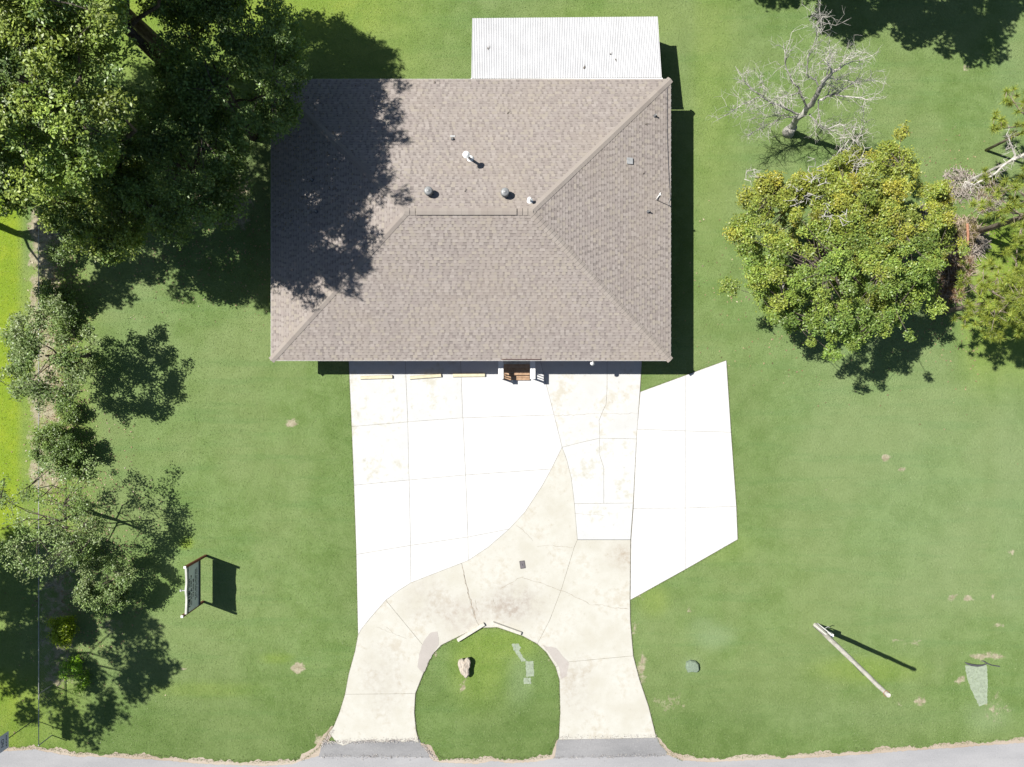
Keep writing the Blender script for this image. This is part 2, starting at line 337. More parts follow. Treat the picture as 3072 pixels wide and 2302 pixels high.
s1 = sheet('sandy_shoulder', [(900, 2284), (934, 2258), (953, 2232), (972, 2202), (996, 2178), (1006, 2182), (1000, 2206), (972, 2238), (958, 2272)], 0.008, M_verge, amp=0.03, seed=5)
s2 = sheet('sandy_shoulder', [(1245, 2222), (1262, 2228), (1292, 2236), (1306, 2262), (1318, 2284), (1282, 2276), (1262, 2250)], 0.008, M_verge, amp=0.03, seed=6)
s3 = sheet('sandy_shoulder', [(1678, 2216), (1668, 2222), (1662, 2245), (1650, 2276), (1672, 2280), (1686, 2220)], 0.008, M_verge, amp=0.02, seed=8)
s4 = sheet('sandy_shoulder', [(1962, 2206), (1978, 2214), (2006, 2248), (2050, 2276), (2040, 2288), (1990, 2266), (1966, 2226)], 0.008, M_verge, amp=0.02, seed=9)
for s_ in (s1, s2, s3, s4): tag(s_, 'sandy shoulder where grass meets the asphalt apron', kind='structure', group='sandy shoulders at the aprons')

# ---------------------------------------------------------------- concrete slabs
T = 1057
A = [([(1046,T),(1215,T),(1216,1083),(1224,1266),(1056,1280),(1047,1085)], 'white'),
     ([(1215,T),(1381,T),(1382,1083),(1389,1254),(1224,1266),(1216,1083)], 'white'),
     ([(1381,T),(1614,T),(1621,1083),(1638,1152),(1662,1245),(1389,1254),(1382,1083)], 'new'),
     ([(1056,1280),(1224,1266),(1228,1440),(1063,1456)], 'white'),
     ([(1224,1266),(1389,1254),(1397,1425),(1228,1440)], 'new'),
     ([(1389,1254),(1662,1245),(1686,1342),(1654,1407),(1397,1425)], 'new'),
     ([(1063,1456),(1228,1440),(1232,1636),(1070,1663)], 'new'),
     ([(1228,1440),(1397,1425),(1404,1611),(1232,1636)], 'new'),
     ([(1397,1425),(1654,1407),(1626,1458),(1575,1536),(1527,1587),(1404,1611)], 'new'),
     ([(1070,1663),(1232,1636),(1233,1748),(1195,1772),(1158,1800),(1110,1855),(1084,1888),(1075,1904)], 'new'),
     ([(1232,1636),(1404,1611),(1405,1681),(1385,1689),(1302,1721),(1233,1748)], 'new'),
     ([(1404,1611),(1527,1587),(1501,1610),(1464,1642),(1405,1681)], 'new')]
B = [([(1614,T),(1822,T),(1821,1083),(1821,1162),(1818,1213),(1807,1236),(1797,1262),(1799,1315),(1745,1327),(1686,1342),(1662,1245),(1638,1152),(1621,1083)], 'stain'),
     ([(1822,T),(1927,T),(1925,1083),(1919,1175),(1909,1317),(1799,1315),(1797,1262),(1807,1236),(1818,1213),(1821,1162),(1821,1083)], 'stain'),
     ([(1686,1342),(1745,1327),(1799,1315),(1797,1360),(1811,1403),(1811,1510),(1723,1511),(1714,1435),(1700,1379)], 'white'),
     ([(1799,1315),(1909,1317),(1899,1509),(1811,1510),(1811,1403),(1797,1360)], 'white'),
     ([(1723,1511),(1811,1510),(1899,1509),(1891,1619),(1732,1619)], 'white')]
Cc = [([(1686,1342),(1700,1379),(1714,1435),(1723,1511),(1732,1619),(1723,1640),(1684,1768),(1649,1860),(1612,1931),(1566,1906),(1491,1881),(1441,1883),(1424,1851),(1410,1800),(1385,1689),(1405,1681),(1464,1642),(1501,1610),(1527,1587),(1575,1536),(1626,1458),(1654,1407)], 'cream'),
     ([(1385,1689),(1410,1800),(1424,1851),(1441,1883),(1405,1895),(1367,1913),(1325,1934),(1295,1965),(1251,1913),(1158,1800),(1195,1772),(1233,1748),(1302,1721)], 'cream'),
     ([(1158,1800),(1251,1913),(1295,1965),(1269,2022),(1246,2080),(1036,2082),(1047,2022),(1066,1953),(1075,1904),(1084,1888),(1110,1855)], 'cream'),
     ([(1036,2082),(1246,2080),(1243,2138),(1248,2190),(1257,2227),(1230,2219),(1212,2226),(1180,2217),(1150,2226),(1110,2219),(1060,2224),(1030,2236),(1014,2230),(988,2198),(1002,2179),(1020,2135)], 'cream'),
     ([(1732,1619),(1891,1619),(1889,1795),(1890,1860),(1899,1967),(1705,1985),(1667,2000),(1640,1957),(1612,1931),(1649,1860),(1684,1768),(1723,1640)], 'cream'),
     ([(1667,2000),(1705,1985),(1899,1967),(1917,2036),(1945,2119),(1968,2212),(1677,2218),(1681,2138),(1679,2041)], 'cream')]
D = [([(1921,1176),(2055,1127),(2055,1293),(1911,1288)], 'new'), ([(2055,1127),(2178,1082),(2192,1297),(2055,1293)], 'new'),
     ([(1911,1288),(2055,1293),(2055,1524),(1900,1525)], 'new'), ([(2055,1293),(2192,1297),(2208,1519),(2055,1524)], 'new'),
     ([(1900,1525),(2055,1524),(2055,1708),(1891,1799),(1893,1619)], 'new'), ([(2055,1524),(2208,1519),(2212,1618),(2055,1708)], 'new')]
SM = {'white': M_white, 'new': M_new, 'stain': M_stain, 'cream': M_cream}
def paving(name, slabs, label):
    mb = MB()
    for pxs, _ in slabs:
        poly = ccw([W(*p) for p in pxs]); mb.add([(x, y, 0.022) for x, y in inset(poly, -0.01)], [tuple(range(len(poly)))])
    # butt the bed sheets: each a hair higher than the last so none share a plane
    k = 0
    for i, (pxs, _) in enumerate(slabs):
        for _j in pxs:
            x, y, z = mb.v[k]; mb.v[k] = (x, y, 0.040+0.0004*i); k += 1
    base = mb.build(name, M_joint); tag(base, label, kind='structure')
    for pxs, m in slabs:
        poly = inset(ccw([W(*p) for p in pxs]), 0.011); b_ = MB(); b_.prism(poly, 0.004, 0.05+0.002*random.Random(pxs[0][0]).random()); b_.build('slab', SM[m], base)
    return base
pad = paving('parking_pad', A, 'bright white concrete parking pad in front of the house')
side = paving('side_drive', B, 'older stained concrete lane beside the parking pad')
loop = paving('driveway', Cc, 'cream weathered concrete driveway looping round the grass island')
new = paving('side_pad', D, 'newer clean white concrete pad with slanted ends')
def crack(pxs, wd, seed, parent, mat=None, wig=0.03):
    r = random.Random(seed); pts = rough_line([W(*p) for p in pxs], 0.14, wig, r); mb = MB(); vs = []; n = len(pts)
    for i, (x, y) in enumerate(pts):
        a = pts[max(i-1, 0)]; b = pts[min(i+1, n-1)]; dx, dy = b[0]-a[0], b[1]-a[1]; l_ = math.hypot(dx, dy) or 1
        h = wd/2*r.uniform(0.4, 1.3); vs.append((x-dy/l_*h, y+dx/l_*h, 0.0545)); vs.append((x+dy/l_*h, y-dx/l_*h, 0.0545))
    mb.add(vs, [(2*i+1, 2*i+3, 2*i+2, 2*i) for i in range(n-1)]); return mb.build('crack', mat or M_crack, parent)
crack([(1424,1800),(1432,1830)], 0.02, 2, loop)
crack([(1387,1700),(1395,1740),(1412,1800),(1420,1835),(1426,1855)], 0.05, 11, loop, wig=0.05)
crack([(1501,1765),(1530,1750),(1552,1736),(1570,1729)], 0.018, 3, loop)
crack([(1566,1731),(1610,1745),(1660,1762),(1684,1771),(1715,1785),(1746,1800),(1774,1815),(1806,1813),(1830,1822),(1886,1827)], 0.022, 4, loop)
crack([(1612,1640),(1650,1636),(1685,1640),(1718,1643)], 0.016, 5, loop)
crack([(1548,1577),(1570,1590),(1598,1622)], 0.016, 6, loop)
crack([(1480,1795),(1485,1815),(1491,1832)], 0.02, 7, loop)
crack([(1130,1880),(1180,1900),(1220,1915)], 0.014, 8, loop)
crack([(1664,1247),(1720,1245),(1797,1240)], 0.018, 9, side); crack([(1800,1240),(1860,1242),(1915,1240)], 0.014, 10, side)
crack([(1723,1540),(1760,1543),(1811,1546)], 0.014, 12, side)
crack([(1160,1880),(1180,1900)], 0.016, 13, loop)
def patch(pxs, seed, parent, mat=M_patch, z=0.0555, name='mortar_patch'):
    poly = ccw(rough_line([W(*p) for p in pxs], 0.1, 0.02, random.Random(seed), True)); mb = MB(); mb.add([(x, y, z) for x, y in poly], [tuple(range(len(poly)))])
    return mb.build(name, mat, parent)
patch([(1292,1897),(1313,1894),(1318,1930),(1300,1960),(1285,1985),(1276,2012),(1268,2018),(1252,2000),(1258,1962),(1270,1925)], 1, loop)
patch([(1628,1936),(1668,1943),(1707,1990),(1700,2028),(1682,2036),(1676,2000),(1650,1962)], 2, loop)

# pale patches in the lawn, standing in for erased objects
M_pale = plain('pale_turf', (0.20, 0.235, 0.17), 0.95, 0.16, 7)
def palepatch(pxs, seed):
    poly = ccw(rough_line([W(*p) for p in pxs], 0.06, 0.02, random.Random(seed), True)); mb = MB(); mb.add([(x, y, 0.005) for x, y in poly], [tuple(range(len(poly)))])
    o = mb.build('pale_patch', M_pale, lawn); return o
palepatch([(1535,1932),(1555,1931),(1563,1942),(1558,1952),(1568,1970),(1580,1984),(1565,1986),(1553,1968),(1540,1948)], 1)
palepatch([(1577,1984),(1600,1984),(1602,2030),(1578,2030)], 2)
palepatch([(1570,2034),(1592,2033),(1593,2052),(1572,2052)], 3)
palepatch([(2894,1996),(2960,1996),(2963,2040),(2962,2080),(2962,2110),(2938,2120),(2925,2095),(2912,2065),(2900,2030)], 4)
def cover(pxs, h, label):
    poly = ccw([W(*p) for p in pxs]); cx_ = sum(p[0] for p in poly)/len(poly); cy_ = sum(p[1] for p in poly)/len(poly); poly = [(x-cx_, y-cy_) for x, y in poly]; n = len(poly); mb = MB(); vs = []
    for k_, z in ((1.0, 0.0), (0.95, h*0.7), (0.82, h), (0.4, h*1.06)): vs += [(x*k_, y*k_, z) for x, y in rough_line(poly, 9, 0.0, random.Random(1), True)]
    m_ = len(vs)//4; mb.add(vs, [(j*m_+i, j*m_+(i+1) % m_, (j+1)*m_+(i+1) % m_, (j+1)*m_+i) for j in range(3) for i in range(m_)]+[tuple(3*m_+i for i in range(m_))])
    o = mb.build('ground_cover_box', M_cover, None, (cx_, cy_, 0)); return tag(o, label, 'utility cover')
M_cover = plain('faded_green_cover', (0.135, 0.175, 0.125), 0.8, 0.22, 14)
cover([(2058,1985),(2070,1979),(2086,1981),(2095,1990),(2097,2008),(2090,2016),(2074,2014),(2062,2016),(2056,2002)], 0.2, 'low faded green utility cover on the lawn right of the driveway')

# ---------------------------------------------------------------- house
X0, X1, Y0, Y1, ZE, ZR = -12.15, 8.0, 1.17, 15.35, 2.5, 4.2
YM = (Y0+Y1)/2; RX0, RX1 = X0+(YM-Y0), X1-(YM-Y0)
house = empty('brick_house', ((X0+X1)/2, YM, 0), 'low brick house under a large taupe shingled hip roof', 'house')
HL = Vector(house.location)
def hp(o): o.parent = house; o.matrix_parent_inverse = Matrix.Translation(-HL); return o
m, t, b = nmat('red_brick'); br = node(t, 'ShaderNodeTexBrick'); L(t, node(t, 'ShaderNodeTexCoord').outputs['Object'], br.inputs[0])
br.inputs['Color1'].default_value = (0.22, 0.07, 0.045, 1); br.inputs['Color2'].default_value = (0.28, 0.10, 0.06, 1); br.inputs['Mortar'].default_value = (0.35, 0.33, 0.3, 1); br.inputs['Scale'].default_value = 5
mpn = node(t, 'ShaderNodeMapping'); mpn.inputs['Rotation'].default_value = (math.radians(90), 0, 0); L(t, br.inputs[0].links[0].from_socket, mpn.inputs[0]); L(t, mpn.outputs[0], br.inputs[0])
L(t, br.outputs[0], b.inputs['Base Color']); b.inputs['Roughness'].default_value = 0.9; M_brick = m
wx0, wx1, wy0, wy1 = X0+0.55, X1-0.55, Y0+0.55, Y1-0.55
mb = MB()
mb.box((wx0, wy0, 0), (wx1, wy0+0.2, 2.42)); mb.box((wx0, wy1-0.2, 0), (wx1, wy1, 2.42))
mb.box((wx0, wy0+0.201, 0), (wx0+0.2, wy1-0.201, 2.42)); mb.box((wx1-0.2, wy0+0.201, 0), (wx1, wy1-0.201, 2.42))
hp(mb.build('wall', M_brick))
mb = MB(); mb.box((X0+0.03, Y0+0.03, 2.425), (X1-0.03, Y1-0.03, 2.44)); hp(mb.build('soffit', M_trim))
M_glass = plain('dark_window_glass', (0.03, 0.035, 0.04), 0.1, 0.1, 1, 0, 0.8)
for wxp in (-10.2, -7.4, -4.4, 3.2, 5.8):
    mb = MB(); mb.box((wxp-0.55, wy0-0.03, 0.9), (wxp+0.55, wy0-0.003, 2.1)); wf = hp(mb.build('window', M_trim))
    mb = MB(); mb.box((wxp-0.48, wy0-0.045, 0.97), (wxp-0.02, wy0-0.032, 2.03)); mb.box((wxp+0.02, wy0-0.045, 0.97), (wxp+0.48, wy0-0.032, 2.03)); pn = mb.build('pane', M_glass); pn.parent = wf
mb = MB(); mb.box((-0.2, wy0-0.04, 0.62), (0.72, wy0-0.003, 2.35)); dr = hp(mb.build('door', plain('door_paint', (0.35, 0.36, 0.36), 0.5, 0.1, 2)))
mb = MB(); mb.box((0.6, wy0-0.09, 1.55), (0.66, wy0-0.042, 1.62)); hd = mb.build('handle', M_galv); hd.parent = dr
# roof deck
mb = MB(); ov = 0.0
cs = [(X0, Y0), (X1, Y0), (X1, Y1), (X0, Y1)]
vs = [(x, y, ZE) for x, y in cs]+[(RX0, YM, ZR), (RX1, YM, ZR)]+[(x, y, ZE-0.06) for x, y in cs]
mb.add(vs, [(0,1,5,4), (1,2,5), (2,3,4,5), (3,0,4), (0,6,7,1), (1,7,8,2), (2,8,9,3), (3,9,6,0), (9,8,7,6)])
roof = hp(mb.build('roof', plain('roof_felt', (0.08, 0.07, 0.065), 0.95, 0.2, 8)))
mb = MB(); f = 0.025
mb.box((X0-f, Y0-f, ZE-0.16), (X1+f, Y0-0.002, ZE-0.004)); mb.box((X0-f, Y1+0.002, ZE-0.16), (X1+f, Y1+f, ZE-0.004))
mb.box((X0-f, Y0-0.001, ZE-0.16), (X0-0.002, Y1+0.001, ZE-0.004)); mb.box((X1+0.002, Y0-0.001, ZE-0.16), (X1+f, Y1+0.001, ZE-0.004))
hp(mb.build('fascia', M_trim))
SL = math.atan2(ZR-ZE, YM-Y0); cS, sS = math.cos(SL), math.sin(SL); EXPO = 0.143
TONES = [tuple(c*1.13*m for c, m in zip(q__, (0.94, 0.955, 0.935))) for q__ in [(0.235, 0.205, 0.187), (0.222, 0.193, 0.18), (0.165, 0.142, 0.134), (0.245, 0.215, 0.185), (0.185, 0.158, 0.148), (0.25, 0.22, 0.205), (0.205, 0.175, 0.165), (0.15, 0.128, 0.122)]]
TM = [sum(t_[i] for t_ in TONES)/len(TONES) for i in range(3)]; TONES = [tuple(a*0.8+b_*0.2 for a, b_ in zip(t_, TM)) for t_ in TONES]
def slope_frame(k):
    # returns origin, u dir, up dir, normal, eave length, left/right inset per unit of slope length
    if k == 0: return Vector((X0, Y0, ZE)), Vector((1, 0, 0)), Vector((0, cS, sS)), X1-X0
    if k == 1: return Vector((X1, Y1, ZE)), Vector((-1, 0, 0)), Vector((0, -cS, sS)), X1-X0
    if k == 2: return Vector((X1, Y0, ZE)), Vector((0, 1, 0)), Vector((-cS, 0, sS)), Y1-Y0
    return Vector((X0, Y1, ZE)), Vector((0, -1, 0)), Vector((cS, 0, sS)), Y1-Y0
def shingle_geo(mbx, O, U, V, N, u0a, u1a, u0b, u1b, v0, v1, th, col):
    P = lambda u, v, h: O+U*u+V*v+N*h
    f_ = min(1.0, 0.100/max(1e-6, v1-v0)) if th < 0.01 else min(1.0, 0.125/max(1e-6, v1-v0))
    um0, um1, vm, hm = u0a+(u0b-u0a)*f_, u1a+(u1b-u1a)*f_, v0+(v1-v0)*f_, th+(0.003-th)*f_
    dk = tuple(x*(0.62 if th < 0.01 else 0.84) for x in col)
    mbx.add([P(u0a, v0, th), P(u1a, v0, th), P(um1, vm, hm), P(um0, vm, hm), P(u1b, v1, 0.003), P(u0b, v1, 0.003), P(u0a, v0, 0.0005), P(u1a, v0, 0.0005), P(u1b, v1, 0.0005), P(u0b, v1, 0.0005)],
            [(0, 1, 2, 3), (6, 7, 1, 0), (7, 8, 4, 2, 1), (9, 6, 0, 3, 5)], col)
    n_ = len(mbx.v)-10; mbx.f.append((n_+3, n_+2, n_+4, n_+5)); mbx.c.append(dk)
# five laminated shingle patterns, each one metre long: (width, raised) runs
rp = random.Random(77); PATT = []
for _ in range(5):
    run = []; tot = 0; rz_ = True
    while tot < 1.0:
        w_ = rp.choice((0.14, 0.18, 0.22, 0.26)) if rz_ else rp.choice((0.09, 0.12, 0.15))
        if 1.0-(tot+w_) < 0.07: w_ = 1.0-tot
        run.append((round(w_, 3), rz_)); tot += w_; rz_ = not rz_
    PATT.append(run)
field = MB(); single = []
rs = random.Random(12); VMAX = (YM-Y0)/cS
drift = [rs.uniform(0, 6.28) for _ in range(6)]
for k in range(4):
    O, U, V, LN = slope_frame(k); N = U.cross(V).normalized()
    nc = int(VMAX/EXPO)+1
    for c_ in range(nc):
        va = c_*EXPO; v1 = min(va+EXPO+0.03, VMAX); v0 = va-0.012
        if va >= VMAX-0.02: break
        L0, R0 = va*cS, LN-va*cS; L1, R1 = v1*cS, LN-v1*cS
        if R1-L1 < 0.02: continue
        pat_ = PATT[(c_*2+k) % 5] if rs.random() < 0.7 else rs.choice(PATT); pi_ = 0; first = (c_ % 5)*0.17+rs.uniform(-0.03, 0.03); u = L0
        alone = k in (0, 1) and nc-6 <= c_ and v1 < VMAX-0.12
        while u < R0-0.01:
            wd, raised = pat_[pi_ % len(pat_)]; pi_ += 1
            if pi_ % len(pat_) == 0 and rs.random() < 0.25: pat_ = rs.choice(PATT)
            if pi_ == 1: wd = max(0.06, first)
            u2 = min(u+wd, R0)
            if R0-u2 < 0.06: u2 = R0
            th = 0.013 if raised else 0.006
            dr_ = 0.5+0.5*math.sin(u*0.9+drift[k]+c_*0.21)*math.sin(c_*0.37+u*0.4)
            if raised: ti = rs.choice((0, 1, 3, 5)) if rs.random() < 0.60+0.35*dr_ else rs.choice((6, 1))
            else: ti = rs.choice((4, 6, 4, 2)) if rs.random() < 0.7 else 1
            ua, ub = min(max(u, L1), R1), min(max(u2, L1), R1)
            if alone and u > L1+0.1 and u2 < R1-0.1: single.append((k, u, round(u2-u, 2), v0, v1-v0, th, ti))
            else:
                j = rs.uniform(0.93, 1.07)
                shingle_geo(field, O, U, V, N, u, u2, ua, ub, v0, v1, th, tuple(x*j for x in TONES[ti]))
            u = u2
print('single shingles', len(single))
keep = single[-300:] if len(single) > 300 else single
rs.shuffle(single)
single.sort(key=lambda s_: -s_[3]); keep = single[:300]
for (k, u, wd, v0, dv, th, ti) in single[300:]:
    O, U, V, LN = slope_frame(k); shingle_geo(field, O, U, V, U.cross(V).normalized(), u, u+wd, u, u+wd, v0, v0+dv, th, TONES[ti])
sf = field.build('shingle_field', M_shingle, roof); sf['kind'] = 'stuff'
SC = {}
E0, EX, EY, EZ = Vector((0, 0, 0)), Vector((1, 0, 0)), Vector((0, 1, 0)), Vector((0, 0, 1))
for (k, u, wd, v0, dv, th, ti) in keep:
    key = (wd, th, ti)
    if key not in SC:
        g = MB(); shingle_geo(g, E0, EX, EY, EZ, 0, wd, 0, wd, 0, dv, th, TONES[ti]); SC[key] = g.mesh('shingle', M_shingle)
    O, U, V, LN = slope_frame(k); N = U.cross(V).normalized(); p = O+U*u+V*v0
    o = mesh_obj('shingle', SC[key]); o.parent = roof
    o.matrix_local = Matrix(((U.x, V.x, N.x, p.x), (U.y, V.y, N.y, p.y), (U.z, V.z, N.z, p.z), (0, 0, 0, 1)))
# hip and ridge caps
CAPT = [(0.232, 0.206, 0.182), (0.222, 0.196, 0.174), (0.24, 0.214, 0.190), (0.214, 0.188, 0.168)]
CP = []
for ti, c in enumerate(CAPT):
    g = MB(); hw, ln = 0.175, 0.235; z0 = -0.036
    g.add([(0, -hw, z0+0.016), (0, 0, 0.030), (0, hw, z0+0.016), (ln, -hw, z0), (ln, 0, 0.014), (ln, hw, z0), (0, -hw, z0-0.012), (0, 0, 0.0), (0, hw, z0-0.012), (ln, -hw, z0-0.02), (ln, hw, z0-0.02)],
          [(3, 4, 1, 0), (4, 5, 2, 1), (6, 0, 1, 7), (7, 1, 2, 8), (6, 9, 3, 0), (2, 5, 10, 8)], c); CP.append(g.mesh('cap_shingle', M_shingle))
def caps(a, b_, lift=0.012):
    a, b_ = Vector(a), Vector(b_); d = (b_-a); n = int(d.length/0.2); dn = d.normalized()
    side = EZ.cross(dn).normalized(); up = dn.cross(side)
    ti = 0
    for i in range(n):
        p = a+d*(i/n)+up*(lift+0.012)
        if rs.random() < 0.45: ti = rs.randrange(4)
        o = mesh_obj('cap_shingle', CP[ti]); o.parent = roof
        o.matrix_local = Matrix(((dn.x, side.x, up.x, p.x), (dn.y, side.y, up.y, p.y), (dn.z, side.z, up.z, p.z), (0, 0, 0, 1)))
for cx_, cy_, rx in ((X0, Y0, RX0), (X0, Y1, RX0), (X1, Y0, RX1), (X1, Y1, RX1)): caps((cx_, cy_, ZE), (rx, YM, ZR))
vx0, vx1 = W(1248, 636, 4.3)[0], W(1550, 636, 4.3)[0]
caps((RX0-0.1, YM, ZR), (vx0-0.02, YM, ZR)); caps((RX1+0.1, YM, ZR), (vx1+0.02, YM, ZR))
# parenting note: roof has an identity world matrix, its children are placed in world metres
def zr(x, y):
    return ZE+min(min(x-X0, X1-x), min(y-Y0, Y1-y))*math.tan(SL)
def roofpt(px, py, it=6):
    z = 3.4
    for _ in range(it): x, y = W(px, py, z); z = zr(x, y)
    return x, y, z
# ridge vent: a long low box in four capped lengths
xs_ = [vx0, W(1296, 0, 4.3)[0], W(1384, 0, 4.3)[0], W(1463, 0, 4.3)[0], vx1]
for i in range(4):
    a, b_ = xs_[i]+0.002, xs_[i+1]-0.002; hw = 0.165
    g = MB(); n = max(3, int((b_-a)/0.3))
    for j in range(n):
        u0, u1 = a+(b_-a)*j/n, a+(b_-a)*(j+1)/n; zc, ze = ZR+0.075+0.0008*(j % 2), ZR+0.045
        g.add([(u0, YM-hw, ze-0.05), (u1, YM-hw, ze-0.05), (u1, YM-hw, ze), (u0, YM-hw, ze), (u0, YM, zc), (u1, YM, zc), (u0, YM+hw, ze), (u1, YM+hw, ze), (u0, YM+hw, ze-0.05), (u1, YM+hw, ze-0.05)],
              [(0, 1, 2, 3), (3, 2, 5, 4), (4, 5, 7, 6), (6, 7, 9, 8), (0, 3, 4, 6, 8), (1, 9, 7, 5, 2)], CAPT[(i+j*j) % 4])
    o = g.build('ridge_vent', M_shingle, roof)
def at_roof(mb, name, mat, parent, smooth=False): return mb.build(name, mat, parent, None, smooth)
M_fin = plain('grey_vent_metal', (0.20, 0.205, 0.205), 0.5, 0.12, 5, 0.2)
M_fin2 = plain('vent_fin_metal', (0.30, 0.305, 0.30), 0.45, 0.12, 5, 0.3)
for (px, py) in ((1285, 573), (1515, 577)):
    x, y = W(px, py, 4.35); z = zr(x, y)
    t_ = bpy.data.objects.new('turbine_vent', None); C.objects.link(t_); t_.parent = roof; t_.location = (x, y, z)
    g = MB(); g.lathe([(0.22, -0.06), (0.17, 0.10), (0.165, 0.14)], 20); g.build('collar', M_fin, t_, smooth=False)
    g = MB(); g.lathe([(0.20, 0.40), (0.205, 0.42), (0.19, 0.445), (0.13, 0.475), (0.06, 0.487), (0.055, 0.495), (0.01, 0.50)], 28); g.build('dome', M_fin, t_, smooth=True)
    g = MB()
    for k in range(26):
        a = 2*math.pi*k/26; a2 = a+0.17; r0_, r1_ = 0.165, 0.225
        g.add([(r0_*math.cos(a), r0_*math.sin(a), 0.14), (r1_*math.cos(a2), r1_*math.sin(a2), 0.26), (0.20*math.cos(a2), 0.20*math.sin(a2), 0.40), (r0_*0.8*math.cos(a), r0_*0.8*math.sin(a), 0.40)], [(0, 1, 2, 3)])
    g.build('fin_ring', M_fin2, t_)
# tall flue with cap, small white gooseneck, pipe vents, box vent
def part_empty(name, x, y, z):
    t_ = bpy.data.objects.new(name, None); C.objects.link(t_); t_.parent = roof; t_.location = (x, y, z); return t_
x, y, z = roofpt(1411, 477); fl = part_empty('flue', x, y, z)
tx, ty = W(1397.5, 464.5, z+1.05); dx, dy = (tx-x)*0.9, (ty-y)*0.9
g = MB(); g.tube([(0, 0, -0.05), (dx, dy, 1.02)], 0.065, 14); g.build('pipe', M_galv, fl)
g = MB(); g.lathe([(0.17, 1.0), (0.175, 1.02), (0.09, 1.10), (0.02, 1.125)], 20, dx, dy); g.build('cap', M_trim, fl)
g = MB(); g.lathe([(0.17, 0.03), (0.16, 0.05), (0.08, 0.12)], 18, 0.0, 0.0); g.build('storm_collar', M_trim, fl)
x, y, z = roofpt(1590, 604); fl = part_empty('gooseneck_vent', x, y, z)
g = MB(); g.tube([(0, 0, -0.03), (0, 0, 0.26), (-0.03, 0.02, 0.34)], 0.045, 10); g.build('pipe', M_galv, fl)
g = MB(); g.lathe([(0.15, 0.02), (0.13, 0.05), (0.06, 0.10)], 16); g.build('flashing', M_trim, fl); g = MB(); g.lathe([(0.08, 0.33), (0.1, 0.36), (0.05, 0.41)], 14, -0.03, 0.02); g.build('cap', M_trim, fl)
for (px, py, r_, h_) in ((1358, 418, 0.035, 0.15), (1965, 349, 0.04, 0.22), (1945, 636, 0.04, 0.22), (937, 541, 0.045, 0.2), (950, 636, 0.045, 0.2)):
    x, y, z = roofpt(px, py); fl = part_empty('vent_pipe', x, y, z)
    g = MB(); g.lathe([(0.10, -0.02), (0.085, 0.04), (0.05, 0.06)], 14); g.build('rubber_boot', M_dkgrey, fl)
    g = MB(); g.lathe([(r_, 0.04), (r_, h_), (r_*0.7, h_), (r_*0.7, h_-0.05)], 12); g.build('pipe', M_galv, fl)
x, y, z = roofpt(1358, 410); g = MB(); g.box((x-0.12, y-0.03, z+0.012), (x+0.12, y+0.05, z+0.03)); g.build('flashing_plate', M_galv, roof)
x, y, z = roofpt(1889, 484); bv = part_empty('box_vent', x, y, z)
g = MB(); hw = 0.155
g.add([(-hw, -hw, -0.06), (hw, -hw, -0.06), (hw, hw, -0.06), (-hw, hw, -0.06), (-hw, -hw, 0.10), (hw, -hw, 0.05), (hw, hw, 0.05), (-hw, hw, 0.10)], [(4,5,6,7), (0,1,5,4), (1,2,6,5), (2,3,7,6), (3,0,4,7)])
g.build('hood', M_galv, bv)
# service mast: bent white conduit, and a black cable along the east edge
x, y, z = roofpt(1968, 600); x2, y2 = W(1982, 578, z+0.05); g = MB()
mst = part_empty('service_mast', x, y, z)
g.tube([(x2-x, y2-y, 0.02), ((x2-x)*0.5, (y2-y)*0.5, 0.05), (0, 0, 0.10)], 0.022, 8); g.build('conduit', M_trim, mst)
g = MB(); g.tube([(0, 0, 0.0), (0.0, 0.0, 0.95)], 0.018, 8); g.build('pipe', M_trim, mst)
g = MB(); g.lathe([(0.05, 0.93), (0.05, 1.0), (0.01, 1.03)], 10); g.build('weatherhead', M_trim, mst)
pts = []
for (px, py) in ((2002, 240), (2001, 280), (2001, 330), (2001, 400), (2003, 450), (2005, 500), (2008, 550), (2010, 590), (2012, 602)):
    x, y, z = roofpt(px, py); x = min(x, X1-0.01); pts.append((x, y, z+0.03))
g = MB(); g.tube(pts, 0.013, 5); g.build('cable', M_dkgrey, roof)
g = MB(); g.tube([(roofpt(2011, 595)[0], roofpt(2011, 595)[1], 2.56), (7.88, W(0, 608, 2.6)[1], 2.57), (7.93, W(0, 617, 2.6)[1], 2.55), (8.0, W(0, 620, 2.6)[1], 2.53)], 0.012, 5); g.build('cable', M_galv, roof)
# security lamp under the front eave
lx, ly = W(1778, 1090, 2.3)
sl = empty('security_lamp', (lx, ly, 2.3), 'small white bell shaped lamp poking out under the front eave', 'lamp')
g = MB(); g.lathe([(0.03, 0.06), (0.05, 0.03), (0.10, -0.06), (0.115, -0.10), (0.10, -0.10), (0.02, -0.04)], 16); g.build('shade', M_trim, sl, smooth=False)
g = MB(); g.tube([(0, 0, 0.05), (0, 0.10, 0.09), (0, 0.34, 0.06)], 0.018, 8); g.build('arm', M_trim, sl)

